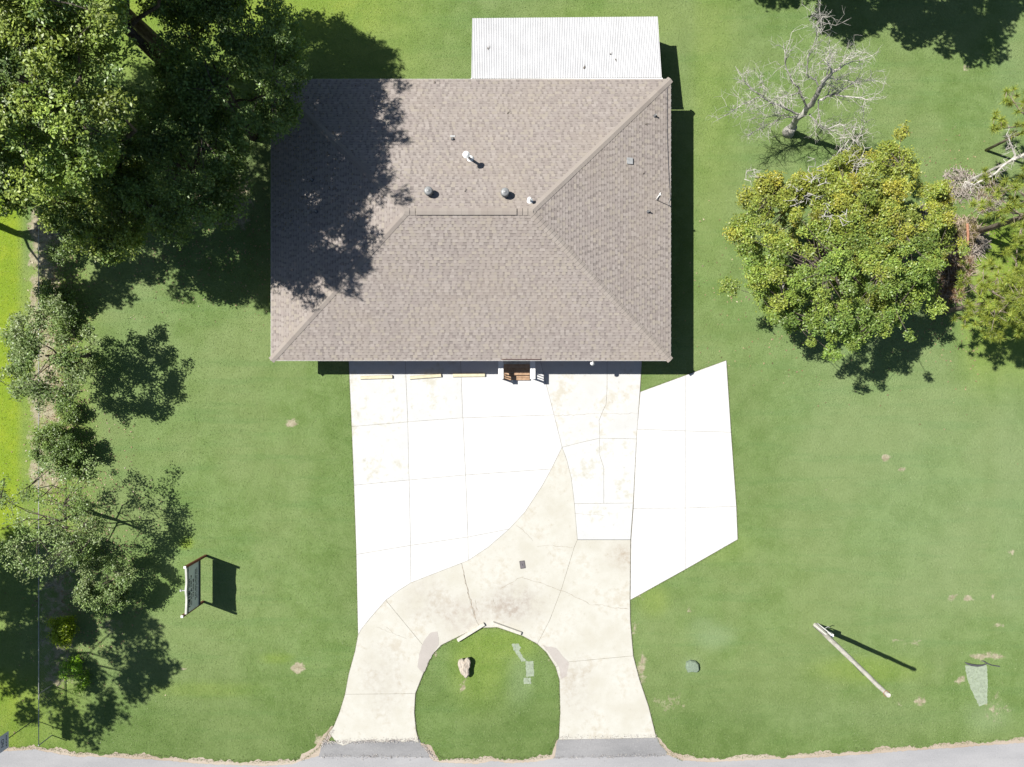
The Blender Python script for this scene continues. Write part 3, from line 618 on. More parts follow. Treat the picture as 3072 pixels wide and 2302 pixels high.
# ---------------------------------------------------------------- corrugated patio roof
def pr(px, py, z): x, y = W(px, py, z); return Vector((x, y, z))
NWp, NEp, SEp, SWp = pr(1417, 55, 2.0), pr(1973, 50, 2.0), pr(1985, 233, 2.32), pr(1414, 236, 2.32)
pat = empty('patio_cover', ((NWp.x+SEp.x)/2, (NWp.y+SEp.y)/2, 0), 'white corrugated metal patio cover behind the house', 'patio cover')
PL = Vector(pat.location)
def pp(o): o.parent = pat; o.matrix_parent_inverse = Matrix.Translation(-PL); return o
NS = 11; per = 10
for s_ in range(NS):
    g = MB(); vs = []; n = per*6+1
    for side_ in range(2):
        for i in range(n):
            f_ = (s_+(i/(n-1))*1.0)/NS; z = 0.014*math.sin(2*math.pi*i/6)
            top = NWp.lerp(NEp, f_); bot = SWp.lerp(SEp, f_)
            bot = bot+Vector((0, rs.uniform(-0.0, 0.0), 0)); p = (top if side_ == 0 else bot); vs.append((p.x, p.y, p.z+z+0.0012*(s_ % 2)))
    g.add(vs, [(n+i, n+i+1, i+1, i) for i in range(n-1)])
    me_ = g.mesh('roof_sheet', M_metalroof); o = mesh_obj('roof_sheet', me_); pp(o)
g = MB()
g.box((SWp.x-0.02, SWp.y-0.07, 2.16), (SEp.x+0.05, SWp.y+0.05, 2.29)); pp(g.build('beam', M_trim))
g = MB(); g.box((NWp.x+0.05, NWp.y-0.12, 1.84), (NEp.x-0.05, NWp.y-0.04, 1.975)); pp(g.build('beam', M_trim))
M_red = plain('red_brown_board', (0.20, 0.055, 0.035), 0.7, 0.2, 5)
for a, b_ in ((1454, 1508), (1537, 1590), (1702, 1762)):
    xa, ya = W(a, 0, 2.3)[0], 0; xb = W(b_, 0, 2.3)[0]; g = MB(); g.box((xa, SWp.y-0.13, 2.30), (xb, SWp.y-0.045, 2.325)); pp(g.build('board', M_red))
for f_ in (0.01, 0.25, 0.5, 0.75, 0.99):
    p = NWp.lerp(NEp, f_); g = MB(); g.box((p.x-0.05, NWp.y-0.13, 0), (p.x+0.05, NWp.y-0.03, 1.838)); pp(g.build('post', M_trim))
g = MB(); p0 = NEp.lerp(SEp, 0.5); g.box((NEp.x+0.0, SEp.y-0.02, 1.75), (NEp.x+0.08, NEp.y-0.15, 1.80))
for x_ in (NEp.x-0.02,):
    gg = MB(); gg.add([(NEp.x-0.06, NEp.y-0.14, 0.05), (NEp.x-0.06, SEp.y+0.06, 0.05), (SEp.x-0.06, SEp.y+0.06, 2.25), (NEp.x-0.06, NEp.y-0.14, 1.93)], [(0, 1, 2, 3), (3, 2, 1, 0)])
    gg.f = gg.f[:1]; gg.c = gg.c[:1]; pp(gg.build('side_screen', M_galv))
# debris on the roofs
def twig(px, py, z, ln, ang, seed, label, col=None, n=3):
    r = random.Random(seed); x, y = W(px, py, z); g = MB()
    for i in range(n):
        a = ang+r.uniform(-0.7, 0.7)*(i > 0); l_ = ln*(1 if i == 0 else r.uniform(0.4, 0.8)); b0 = (0, 0, 0.0) if i == 0 else (r.uniform(-.1, .1)*ln, r.uniform(-.1, .1)*ln, 0)
        g.tube([b0, (b0[0]+math.cos(a)*l_*0.5+r.uniform(-.02, .02), b0[1]+math.sin(a)*l_*0.5, 0.012), (b0[0]+math.cos(a)*l_, b0[1]+math.sin(a)*l_, 0.004)], [0.012, 0.009, 0.004], 5)
    o = g.build('twig', plain('twig_bark', (0.11, 0.09, 0.07), 0.9, 0.3, 10), None, (x, y, z)); tag(o, label, 'twig'); return o
twig(1464, 149, 2.20, 0.3, 1.2, 1, 'thin dark twig lying near the west end of the white patio cover')
twig(1752, 206, 2.30, 0.22, 1.4, 2, 'bushy cluster of dark twigs lying on the white patio cover above the house eave', n=7)
twig(1830, 164, 2.24, 0.16, 0.8, 3, 'tiny twig right of centre on the white patio cover')
twig(1846, 176, 2.26, 0.20, -1.2, 4, 'faint thin twig on the white patio cover toward its east end')
for i, (px, py, a, lb) in enumerate(((1304, 250, 1.5, 'short dark twig at the north eave of the shingle roof'), (1522, 342, 1.0, 'small twig on the north roof slope below the patio cover'), (1936, 372, 0.2, 'pale twig on the east roof slope near the upper pipe vent'),
        (1929, 523, 1.1, 'short twig on the east roof slope below the box vent'), (1394, 576, 1.3, 'curved twig on the roof between the two turbine vents'))):
    x, y, z = roofpt(px, py); twig(px, py, z+0.03, 0.2, a, 20+i, lb, n=2)

# ---------------------------------------------------------------- front steps
st = empty('front_steps', (0.26, 0.18, 0), 'weathered wooden steps with white handrails at the front door', 'steps')
SLc = Vector(st.location)
def sp_(o): o.parent = st; o.matrix_parent_inverse = Matrix.Translation(-SLc); return o
for (ya, yb, z) in ((0.18, 0.46, 0.17), (0.45, 0.74, 0.32), (0.73, 1.04, 0.47)):
    for j in range(2):
        a = ya+(yb-ya)*j/2; b_ = ya+(yb-ya)*(j+1)/2-0.012
        g = MB(); g.box((-0.43, a, z-0.035), (0.95, b_, z+0.001*j)); sp_(g.build('tread', M_wood))
    g = MB(); g.box((-0.42, yb-0.02, z-0.16), (0.94, yb-0.003, z-0.037)); sp_(g.build('riser', M_wood))
for j in range(6):
    g = MB(); g.box((-0.43, 1.03+j*0.115, 0.585), (0.95, 1.03+j*0.115+0.103, 0.62)); sp_(g.build('deck_board', M_pole))
for xa in (-0.72, 0.955):
    g = MB(); y_end, zt = 0.235, 1.10
    g.box((xa, y_end, zt), (xa+0.125, 1.69, zt+0.035)); g.box((xa+0.14, y_end, zt), (xa+0.265, 1.69, zt+0.035)); g.box((xa+0.08, y_end+0.01, 0.30), (xa+0.19, 1.68, 0.35))
    rl = sp_(g.build('railing', M_trim))
    for j in range(10):
        y_ = 0.30+j*0.135; g = MB(); g.box((xa+0.10, y_, 0.351), (xa+0.145, y_+0.028, zt-0.002)); o = g.build('baluster', M_trim, rl)
    for y_ in (0.235, 1.60):
        g = MB(); g.box((xa+0.14, y_, 0.055), (xa+0.225, y_+0.085, zt-0.002)); o = g.build('newel_post', M_trim, rl)
# loose wire on the porch eave
g = MB(); g.tube([W3(1504, 1078.5, 2.6), W3(1540, 1078.3, 2.62), W3(1580, 1078.4, 2.61), W3(1622, 1078, 2.6)], 0.014, 5); o = g.build('cable', plain('rust_cable', (0.12, 0.06, 0.045), 0.8, 0.2, 9), roof)

# ---------------------------------------------------------------- wheel stops
M_stop = plain('cream_painted_concrete', (0.42, 0.385, 0.27), 0.85, 0.10, 5)
M_stop2 = plain('pale_concrete_stop', (0.39, 0.375, 0.325), 0.85, 0.12, 5)
def stop(p0, p1, label, mat, h=0.12, wd=0.21):
    a = Vector(W(*p0)); b_ = Vector(W(*p1)); d = b_-a; ln = d.length; ang = math.atan2(d.y, d.x); mid = (a+b_)/2
    g = MB(); hw = wd/2; tw = hw*0.72; l2 = ln/2
    g.add([(-l2, -hw, 0), (l2, -hw, 0), (l2, hw, 0), (-l2, hw, 0), (-l2+0.01, -tw, h), (l2-0.01, -tw, h), (l2-0.01, tw, h), (-l2+0.01, tw, h)],
          [(3,2,1,0), (4,5,6,7), (0,1,5,4), (1,2,6,5), (2,3,7,6), (3,0,4,7)])
    o = g.build('wheel_stop', mat, None, (mid.x, mid.y, 0.053)); o.rotation_euler = (0, 0, ang)
    mo = o.modifiers.new('bevel', 'BEVEL'); mo.width = 0.015; mo.segments = 2
    return tag(o, label, 'wheel stop', 'concrete wheel stops')
stop((1082, 1134), (1179, 1131), 'leftmost concrete wheel stop beside the house shadow', M_stop)
stop((1230, 1134), (1325, 1127), 'slightly tilted cream wheel stop between two others by the house', M_stop)
stop((1359, 1127), (1456, 1126), 'cream wheel stop nearest the wooden front steps', M_stop)
stop((1373, 1920), (1454, 1870), 'pale wheel stop rising to the right at top left of grass island', M_stop2, 0.13)
stop((1478, 1868), (1564, 1899), 'pale wheel stop falling to the right at top right of grass island', M_stop2, 0.13)

# ---------------------------------------------------------------- meter lid
x, y = W(1567.5, 1693.5); md = empty('meter_lid', (x, y, 0.0555), 'small grey plastic utility box lid set in the cream driveway', 'meter lid', rz=math.radians(9))
def rrect(w_, h_, r_, n=4):
    out = []
    for cx_, cy_, a0 in ((w_-r_, h_-r_, 0), (-w_+r_, h_-r_, 90), (-w_+r_, -h_+r_, 180), (w_-r_, -h_+r_, 270)):
        for i in range(n+1): a = math.radians(a0+90*i/n); out.append((cx_+r_*math.cos(a), cy_+r_*math.sin(a)))
    return out
g = MB(); g.prism(rrect(0.145, 0.215, 0.035), 0, 0.012); g.build('frame', plain('grey_lid_plastic', (0.075, 0.07, 0.07), 0.6, 0.15, 12), md)
g = MB(); g.prism(rrect(0.11, 0.175, 0.02), 0.013, 0.022); g.build('cover', plain('grey_cover_plastic', (0.10, 0.09, 0.095), 0.6, 0.15, 12), md)
g = MB(); g.prism(rrect(0.028, 0.05, 0.01), 0.023, 0.028); g.build('reader_cap', M_dkgrey, md)

# ---------------------------------------------------------------- boulder in the island
def boulder(pxs, h, seed, mat, label):
    r = random.Random(seed); base = ccw(rough_line([W(*p) for p in pxs], 0.05, 0.012, r, True)); cx_ = sum(p[0] for p in base)/len(base); cy_ = sum(p[1] for p in base)/len(base)
    g = MB(); n = len(base); vs = []; rings = [(0.80, 0.0), (0.93, 0.16), (1.0, h*0.62), (0.95, h*0.86), (0.80, h*0.95), (0.58, h*1.0), (0.34, h*1.02), (0.14, h*1.03)]
    from mathutils import noise as mn
    for k_, z in rings:
        for i, (x, y) in enumerate(base):
            nz = mn.noise(Vector((x*5, y*5, k_*4+seed)))*0.06; vs.append(((x-cx_)*(k_+nz), (y-cy_)*(k_+nz), z+mn.noise(Vector((x*6*k_, y*6*k_, 3)))*0.06*(z > 0)))
    fs = [(j*n+i, j*n+(i+1) % n, (j+1)*n+(i+1) % n, (j+1)*n+i) for j in range(len(rings)-1) for i in range(n)]+[tuple((len(rings)-1)*n+i for i in range(n))]
    g.add(vs, fs); o = g.build('boulder', mat, None, (cx_, cy_, 0)); return tag(o, label, 'boulder')
m, t, b = nmat('sandstone'); p_ = coords(t); n1 = noise(t, p_, 5, 8, 0.75); n2 = noise(t, p_, 22, 4, 0.7)
c = mixc(t, ramp(t, n1, 0.3, 0.65), (0.27, 0.225, 0.175), (0.38, 0.34, 0.285)); c = mixc(t, ramp(t, n2, 0.36, 0.28), c, (0.05, 0.04, 0.03))
L(t, c, b.inputs['Base Color']); b.inputs['Roughness'].default_value = 0.95; bump(t, b, n1, 0.8, 0.06); M_rock = m
boulder([(1374,1984),(1378,1974),(1386,1969),(1395,1973),(1404,1967),(1411,1972),(1413,1982),(1411,1993),(1408,2003),(1409,2018),(1404,2025),(1399,2029),(1391,2022),(1383,2013),(1378,2002)], 0.42, 3, M_rock, 'rough tan boulder in the grass island, flat topped with an undercut right side')

# ---------------------------------------------------------------- pavement-level odd bits by the drain
cv = empty('drain_rim', (*W(2930, 1992), 0), 'curved pipe rim, darkened to show its shadow, and stake at the head of a pale strip', 'drain rim')
def loc(px, py, z, o): x, y = W(px, py, z); return (x-o.location.x, y-o.location.y, z-o.location.z)
g = MB(); g.tube([loc(2894, 1987, 0.03, cv), loc(2900, 1991, 0.06, cv), (loc(2915, 1995.5, 0.07, cv)), loc(2932, 1997.5, 0.07, cv), loc(2946, 1996.5, 0.06, cv), loc(2961, 1991.5, 0.03, cv)], [0.01, 0.045, 0.06, 0.06, 0.045, 0.015], 8)
g.build('rim', M_dkgrey, cv)  # raised rim made dark to stand for the shadow it casts
g = MB(); g.tube([loc(2944, 1983, 0.02, cv), loc(2952, 1984.5, 0.05, cv), loc(2962, 1991, 0.06, cv), loc(2975, 1996, 0.05, cv), loc(2999, 2000, 0.04, cv)], [0.02, 0.03, 0.03, 0.025, 0.03], 6); g.build('stake', M_dkgrey, cv)

# ---------------------------------------------------------------- utility pole (broken top, white box at the foot)
bx, by = W(2447, 1876)
up = empty('utility_pole', (bx, by, 0), 'weathered grey wooden pole standing on the right lawn', 'pole')
tx, ty = W(2665, 2086, 7.8)
ptsp = [(0, 0, -0.1)]+[((tx-bx)*k_/8+0.015*math.sin(k_*1.7), (ty-by)*k_/8+0.015*math.cos(k_*2.1), 7.8*k_/8) for k_ in range(1, 9)]
g = MB(); g.tube(ptsp, [0.135-0.005*i for i in range(9)], 14); g.build('shaft', M_pole, up)
for k_ in range(2):
    g = MB(); o_ = 0.15 if k_ else -0.14; g.tube([(o_*0.7, 0.06+o_*0.2, 0.0), (o_*0.7, 0.06+o_*0.2, 1.5)], 0.03, 8); g.build('conduit', M_trim, up)
g = MB(); g.box((0.10, -0.10, 1.2), (0.27, 0.06, 1.55)); g.build('meter_box', M_trim, up)
g = MB(); g.tube([(-0.16, -0.05, 0.02), (-0.15, -0.08, 3.0), ((tx-bx)*0.75-0.12, (ty-by)*0.75-0.08, 5.8)], 0.012, 5); g.build('wire', M_dkgrey, up)
g = MB(); g.tube([(tx-bx+0.13*math.cos(a), ty-by+0.13*math.sin(a), 7.66) for a in np.linspace(0, 6.28, 13)], 0.012, 5); g.build('band', plain('rust_band', (0.22, 0.09, 0.05), 0.8, 0.2, 9), up)
g = MB(); g.tube([(0.08, 0.13, 0.9), (0.24, 0.25, 0.95), (0.30, 0.22, 1.0)], 0.02, 6); g.build('bracket', M_galv, up)

# ---------------------------------------------------------------- signs
M_post = plain('red_brown_post_paint', (0.16, 0.045, 0.03), 0.65, 0.2, 4)
M_panel = plain('white_sign_face', (0.62, 0.62, 0.62), 0.5, 0.05, 2)
M_navy = plain('navy_sign_trim', (0.03, 0.035, 0.06), 0.6, 0.15, 4)
M_ink = plain('black_sign_ink', (0.015, 0.015, 0.02), 0.6, 0.1, 4)
n0 = W(618, 1667); s0 = W(610, 1805)
sg = empty('board_sign', (n0[0], (n0[1]+s0[1])/2, 0), 'wide white roadside sign board on two red posts facing right', 'sign')
sy_n, sy_s = n0[1]-sg.location.y, s0[1]-sg.location.y; sxs = s0[0]-n0[0]
for yy, xx in ((sy_n, 0), (sy_s, sxs)):
    g = MB(); g.box((xx-0.055, yy-0.055, -0.1), (xx+0.055, yy+0.055, 2.42)); pst = g.build('post', M_post, sg)
    g = MB(); g.box((xx-0.058, yy-0.058, 2.421), (xx+0.058, yy+0.058, 2.48)); g.build('post_cap', M_trim, pst)
HB, HT = 0.85, 2.08; ya, yb = sy_s+0.06, sy_n-0.06
g = MB(); g.box((-0.10, ya, HB), (-0.02, yb, HT)); g.build('panel', M_panel, sg)
g = MB(); g.box((-0.12, ya, HB-0.20), (0.0, yb, HB-0.002)); g.build('lower_trim', M_navy, sg)
n = 16; g = MB(); vs = []
for i in range(n+1):
    f_ = i/n; y_ = ya+(yb-ya)*f_; h_ = 2.30-0.10*math.sin(math.pi*f_)+0.10*math.exp(-((f_-0.5)/0.12)**2); vs += [(-0.085, y_, HT+0.002), (0.01, y_, HT+0.002), (0.01, y_, h_), (-0.085, y_, h_)]
fs = []
for i in range(n):
    a = 4*i; b_ = a+4; fs += [(a+1, b_+1, b_+2, a+2), (a+2, b_+2, b_+3, a+3), (a+3, b_+3, b_, a), (a, b_, b_+1, a+1)]
fs += [(0, 1, 2, 3), (4*n+3, 4*n+2, 4*n+1, 4*n)]
g.add(vs, fs); g.build('top_rail', plain('cream_rail_paint', (0.36, 0.36, 0.33), 0.6, 0.1, 3), sg)
g = MB(); g.box((0.0115, ya, HT+0.004), (0.022, yb, HT+0.05)); g.build('upper_trim', M_navy, sg)
rl = random.Random(5)
def textline(z, f0, f1, h, bold, name='lettering'):
    g = MB(); y_ = ya+(yb-ya)*f0; ye = ya+(yb-ya)*f1
    while y_ < ye:
        word = rl.randint(3, 9)
        for _ in range(word):
            cw = h*rl.uniform(0.42, 0.62)
            if y_+cw > ye: break
            st_ = bold*h; x_ = -0.0165
            def bar(a0, a1, b0, b1): g.box((-0.0195, y_+a0*cw, z+b0*h), (x_, y_+a1*cw, z+b1*h))
            w_ = st_/cw
            k_ = rl.randint(0, 4)
            bar(0.0, w_, 0, 1)
            if k_ in (0, 2): bar(w_+0.001, 0.8, 0.9-bold*0.5, 1)
            if k_ in (1, 2, 3): bar(w_+0.001, 0.8, 0.45, 0.45+bold)
            if k_ in (1, 4): bar(w_+0.001, 0.8, 0, bold)
            if k_ in (3, 4): bar(0.81-w_*0.3, 0.81+w_*0.6, 0, 0.9)
            y_ += cw*1.18
        y_ += h*0.5
    return g.build(name, M_ink, sg)
textline(1.80, 0.10, 0.50, 0.20, 0.24); textline(1.83, 0.53, 0.74, 0.13, 0.26)
textline(1.62, 0.12, 0.38, 0.10, 0.26); textline(1.66, 0.52, 0.80, 0.11, 0.28)
textline(1.42, 0.28, 0.68, 0.12, 0.28); textline(1.20, 0.18, 0.86, 0.08, 0.30); textline(1.02, 0.20, 0.88, 0.075, 0.34)
g = MB(); g.tube([(-0.0195, ya+(yb-ya)*0.45, 1.66), (-0.012, ya+(yb-ya)*0.45, 1.66)], 0.085, 16); g.build('emblem', M_ink, sg)
g = MB(); g.tube([(-0.016, ya+(yb-ya)*0.455, 1.62), (-0.008, ya+(yb-ya)*0.455, 1.62)], 0.055, 16); g.build('emblem', M_panel, sg)
g = MB(); g.box((-0.30, -0.02, 2.18), (-0.10, 0.02, 2.22)); g.box((-0.36, -0.05, 2.16), (-0.28, 0.05, 2.25)); g.build('floodlight', M_galv, sg)

b0 = W(103, 2160); ss_ = empty('lawn_sign', (b0[0], b0[1], 0), 'small white NO sign on a dark post by the road, lower left', 'sign')
g = MB(); g.tube([(0, 0, 0), (0.02, 0.0, 2.55)], 0.022, 8); g.build('post', M_dkgrey, ss_)
g = MB(); g.prism(rrect(0.42, 0.32, 0.05), 0, 0.006)
pn_ = g.build('panel', plain('pale_sign_panel', (0.50, 0.50, 0.62), 0.45, 0.05, 2), ss_)
pn_.matrix_local = Matrix.Translation((0.045, -0.02, 2.33)) @ Matrix.Rotation(math.radians(90), 4, 'Z') @ Matrix.Rotation(math.radians(90), 4, 'X')
def letters(txt, size, y, z, parent):
    cu = bpy.data.curves.new('lettering', 'FONT'); cu.body = txt; cu.size = size; cu.extrude = 0.002; cu.align_x = 'CENTER'; cu.align_y = 'CENTER'
    tmp = bpy.data.objects.new('lettering', cu); C.objects.link(tmp); dg = bpy.context.evaluated_depsgraph_get(); dg.update()
    me_ = bpy.data.meshes.new_from_object(tmp.evaluated_get(dg)); bpy.data.objects.remove(tmp); bpy.data.curves.remove(cu)
    me_.materials.clear(); o = mesh_obj('lettering', me_, M_navy); o.parent = parent
    o.matrix_local = Matrix.Translation((0.0545, y, z)) @ Matrix.Rotation(math.radians(90), 4, 'Z') @ Matrix.Rotation(math.radians(90), 4, 'X')
letters('NO', 0.27, -0.02, 2.43, ss_)
g = MB()
for i in range(7): g.box((0.053, -0.30+i*0.082, 2.13), (0.056, -0.30+i*0.082+(0.03 if i % 2 else 0.05), 2.21))
g.build('lettering', M_navy, ss_)

# ---------------------------------------------------------------- chain link fence
FX = -24.85; fe = empty('chain_link_fence', (FX, 0, 0), 'low chain link fence running up the left edge of the lawn', 'fence')
ya_, yb_ = -19.0, 21.5; y_ = ya_
while y_ <= yb_:
    g = MB(); g.tube([(0, 0, 0), (0, 0, 1.1)], 0.028, 8); g.build('post', M_galv, fe, (0, y_, 0)); y_ += 2.7
for z_ in (1.07,):
    g = MB(); g.tube([(0, ya_, z_), (0, yb_, z_)], 0.020, 8); g.build('top_rail', M_galv, fe)
g = MB(); k_ = ya_
while k_ < yb_-1.0:
    g.tube([(0.0, k_, 0.04), (0.0, k_+1.0, 1.04)], 0.0013, 3, False); g.tube([(0.002, k_+1.0, 0.04), (0.002, k_, 1.04)], 0.0013, 3, False); k_ += 0.2
o = g.build('wire_mesh', M_galv, fe); o['kind'] = 'stuff'

# ================================================================ vegetation
def quads_mesh(name, V, cols, mat, tri=False):
    """V: (n,4,3) or (n,3,3) leaf polygons, cols: (n,3)"""
    n, k = V.shape[0], V.shape[1]
    me = np_mesh(name, V.reshape(-1, 3), np.arange(n*k).reshape(n, k))
    at = me.attributes.new('col', 'FLOAT_COLOR', 'FACE')
    at.data.foreach_set('color', np.concatenate([cols, np.ones((n, 1))], 1).astype(np.float32).ravel()); me.materials.append(mat); return me
def unit(v): return v/np.maximum(np.linalg.norm(v, axis=-1, keepdims=True), 1e-9)
def leaves(g, centers, radii, per, size, pal, upbias=0.9, flat=0.55, cvar=0.18, out=None):
    """clumps of leaf-sized folded quads round each centre"""
    nC = len(centers); cnt = np.maximum(6, (per*(radii/np.mean(radii))**2)).astype(int); ci = np.repeat(np.arange(nC), cnt); n = len(ci)
    d = unit(g.normal(size=(n, 3))); rr = radii[ci]*(0.35+0.65*g.random(n)**0.45)
    d2 = d*np.array([1, 1, flat]); pos = centers[ci]+d2*rr[:, None]
    # sprays: pull leaves towards a few twigs in each clump
    tw = unit(g.normal(size=(nC, 9, 3))+np.array([0, 0, 0.15])); ti = g.integers(0, 9, n); tdir = tw[ci, ti]*np.array([1, 1, flat])
    s = (0.3+0.85*g.random(n)); spray = centers[ci]+tdir*(radii[ci]*s)[:, None]+g.normal(size=(n, 3))*0.075
    k = g.random(n) < 0.62; pos[k] = spray[k]
    nrm = unit(g.normal(size=(n, 3))*0.7+d*0.3+np.array([-0.25, 0.1, upbias+0.25]))
    a = unit(np.cross(nrm, g.normal(size=(n, 3)))); b = np.cross(nrm, a)
    sz = size*(0.65+0.7*g.random(n)); wd = sz*0.5
    P = np.stack([pos-a*(sz*0.5)[:, None], pos+b*(wd*0.5)[:, None]+nrm*(sz*0.08)[:, None], pos+a*(sz*0.5)[:, None], pos-b*(wd*0.5)[:, None]+nrm*(sz*0.08)[:, None]], 1)
    pal = np.array(pal); cc = pal[g.integers(0, len(pal), nC)]; cl = pal[g.integers(0, len(pal), n)]
    col = cc[ci]*0.6+cl*0.4; col = col*(1+g.normal(size=(n, 1))*cvar)*(1+0.14*g.normal(size=(nC, 1)))[ci]
    return P, np.clip(col, 0.004, 0.6)
def crown_points(g, c, r, h, n, lobes=9, top=0.78, shell=0.62):
    """clump centres over a lumpy ellipsoid, mostly on its upper skin"""
    L_ = unit(g.normal(size=(lobes, 3))*np.array([1, 1, 0.5])+np.array([0, 0, 0.3])); amp = g.uniform(0.10, 0.42, lobes)
    d = unit(g.normal(size=(n*3, 3))); keep = (d[:, 2] > -0.15) | (g.random(n*3) > top); d = d[keep][:n]
    lump = 0.82+np.max(np.clip((d@L_.T-0.72)/0.28, 0, 1)*amp, axis=1)-0.16*np.clip(np.sin(d[:, 0]*7+d[:, 1]*5)*np.sin(d[:, 1]*8-d[:, 2]*6), 0, 1)
    q_ = np.where(g.random(len(d)) < 0.72, g.uniform(0.88, 1.0, len(d)), g.uniform(shell, 0.88, len(d)))
    out = g.random(len(d)) < 0.13; q_[out] *= g.uniform(1.08, 1.30, out.sum()); return np.array(c)+d*np.array([r, r, h])*(lump*q_)[:, None]
def limbs(mb, g, base, top, r0, centers, nl=9, twig_r=0.012, twigs=True):
    """trunk with limbs to some clump centres; twigs to all of them"""
    base, top = np.array(base, float), np.array(top, float)
    k = min(nl, len(centers)); sel = centers[g.choice(len(centers), k, replace=False)]
    limb_pts = []
    for s in sel:
        f = g.uniform(0.35, 0.9); a = base+(top-base)*f; mid = a+(s-a)*0.5+np.array([0, 0, -0.12*np.linalg.norm(s-a)])+g.normal(size=3)*0.15
        r = r0*(1-f*0.6)*0.5; pts = [a, a+(mid-a)*0.5+g.normal(size=3)*0.05, mid, mid+(s-mid)*0.5+g.normal(size=3)*0.08, s]
        mb.tube([tuple(p) for p in pts], [r, r*0.8, r*0.6, r*0.4, r*0.15], 6); limb_pts += [(p, r*0.4) for p in pts[1:]]
    if twigs:
        LP = np.array([p for p, _ in limb_pts])
        for c in centers:
            i = int(np.argmin(np.linalg.norm(LP-c, axis=1))); a = LP[i]; m_ = (a+c)/2+g.normal(size=3)*0.10
            mb.tube([tuple(a), tuple(m_), tuple(c)], [twig_r*2.2, twig_r*1.4, twig_r*0.6], 4, False)
OAK = [(0.160, 0.235, 0.040), (0.215, 0.285, 0.050), (0.120, 0.195, 0.052), (0.245, 0.300, 0.055), (0.140, 0.220, 0.070)]
GREY = [(0.15, 0.225, 0.065), (0.19, 0.255, 0.095), (0.12, 0.19, 0.05), (0.23, 0.28, 0.12)]
DARK = [(0.13, 0.205, 0.055), (0.155, 0.23, 0.07), (0.17, 0.245, 0.055)]
FALL = [(0.240, 0.290, 0.052), (0.190, 0.255, 0.046), (0.280, 0.305, 0.055), (0.205, 0.265, 0.052), (0.310, 0.285, 0.045), (0.255, 0.295, 0.045), (0.155, 0.220, 0.046), (0.23, 0.285, 0.06)]
def tree(name, label, base, cen, r, h, nclump, per, size, pal, seed, clump=(0.35, 0.75), trunk=0.22, group=None, bark=None, cat='tree', flat=0.55, extra=None, nl=10, warm=False):
    g = np.random.default_rng(seed); root = empty(name, (base[0], base[1], 0), label, cat, group); rb = np.array([base[0], base[1], 0.0])
    cs = crown_points(g, (0, 0, 0), r, h, nclump)+np.array([cen[0], cen[1], cen[2]])-rb
    cs[:, 2] = np.maximum(cs[:, 2], 0.25)
    if extra is not None: cs = np.concatenate([cs, np.array(extra)-rb])
    rad = g.uniform(clump[0], clump[1], len(cs)); P, col = leaves(g, cs, rad, per, size, pal, flat=flat)
    if warm:
        k_ = (0.5+0.5*np.tanh((P[:, 0, 1]-0.3)*0.8+g.normal(size=len(P))*0.8))[:, None]; col = col*(1-k_)*np.array([0.80, 0.95, 1.0])+col*k_*np.array([1.06, 1.0, 0.9])
    me = quads_mesh('crown', P, col, M_leaf); cr = mesh_obj('crown', me); cr.parent = root
    mb = MB(); tp = np.array([cen[0], cen[1], cen[2]+h*0.25])-rb
    mid = tp*0.5+g.normal(size=3)*0.12
    mb.tube([(0, 0, -0.1), tuple(np.array([0, 0, 0.4])+mid*0.15), tuple(mid), tuple(tp)], [trunk*1.35, trunk, trunk*0.75, trunk*0.35], 10)
    t_ = mb.build('trunk', bark or M_bark, root, None, True)
    mb = MB(); limbs(mb, g, (0, 0, tp[2]*0.15), tp, trunk, cs, nl); mb.build('branches', bark or M_bark, root)
    return root
def at(px, py, z): x, y = W(px, py, z); return (x, y, z)
# --- tall oaks, upper left (their tops catch the sun)
tree('oak_tree', 'tall sunlit oak at the top edge whose shadow reaches farthest over the roof', (-16.9, 15.4), (-16.7, 15.4, 13.2), 3.9, 2.9, 150, 290, 0.14, OAK, 19, (0.35, 0.8), 0.3, nl=16)
tree('oak_tree', 'middle tall sunlit oak of the upper left woodland', (-17.7, 10.9), (-17.5, 10.9, 12.7), 3.7, 3.0, 140, 290, 0.14, OAK, 20, (0.35, 0.8), 0.3, nl=16)
tree('oak_tree', 'sunlit oak at the left edge of the upper left woodland', (-20.0, 10.6), (-19.9, 10.5, 9.4), 3.9, 3.4, 165, 310, 0.14, OAK, 11, (0.35, 0.8), 0.32, nl=16)
tree('oak_tree', 'tall sunlit oak in the top left corner of the picture', (-18.3, 17.6), (-18.3, 17.6, 10.2), 4.5, 3.6, 190, 310, 0.14, OAK, 12, (0.35, 0.8), 0.34, nl=16)
tree('oak_tree', 'dark shaded oak overhanging the northwest corner of the house roof', (-14.0, 13.4), (-13.0, 13.8, 6.1), 3.6, 2.3, 135, 270, 0.14, DARK, 13, (0.4, 0.8), 0.24)
tree('oak_tree', 'dark shaded oak standing west of the house beside its left eave', (-15.6, 9.8), (-15.3, 10.0, 5.6), 3.2, 2.3, 120, 270, 0.14, DARK, 14, (0.4, 0.8), 0.22)
tree('oak_tree', 'lower oak at the south edge of the upper left woodland', (-19.0, 8.3), (-18.9, 8.3, 5.0), 2.8, 2.0, 120, 290, 0.14, OAK, 15, (0.35, 0.75), 0.2)
tree('oak_tree', 'dark oak north of the house, top edge left of the open lawn', (-14.9, 18.4), (-14.8, 18.4, 6.4), 2.9, 2.4, 110, 270, 0.14, DARK, 16, (0.4, 0.8), 0.22)
tree('oak_tree', 'leafy oak at the far left edge above the fence soil strip', (-25.0, 10.3), (-24.9, 10.4, 6.4), 2.6, 2.1, 90, 280, 0.14, OAK, 17, (0.35, 0.75), 0.2)
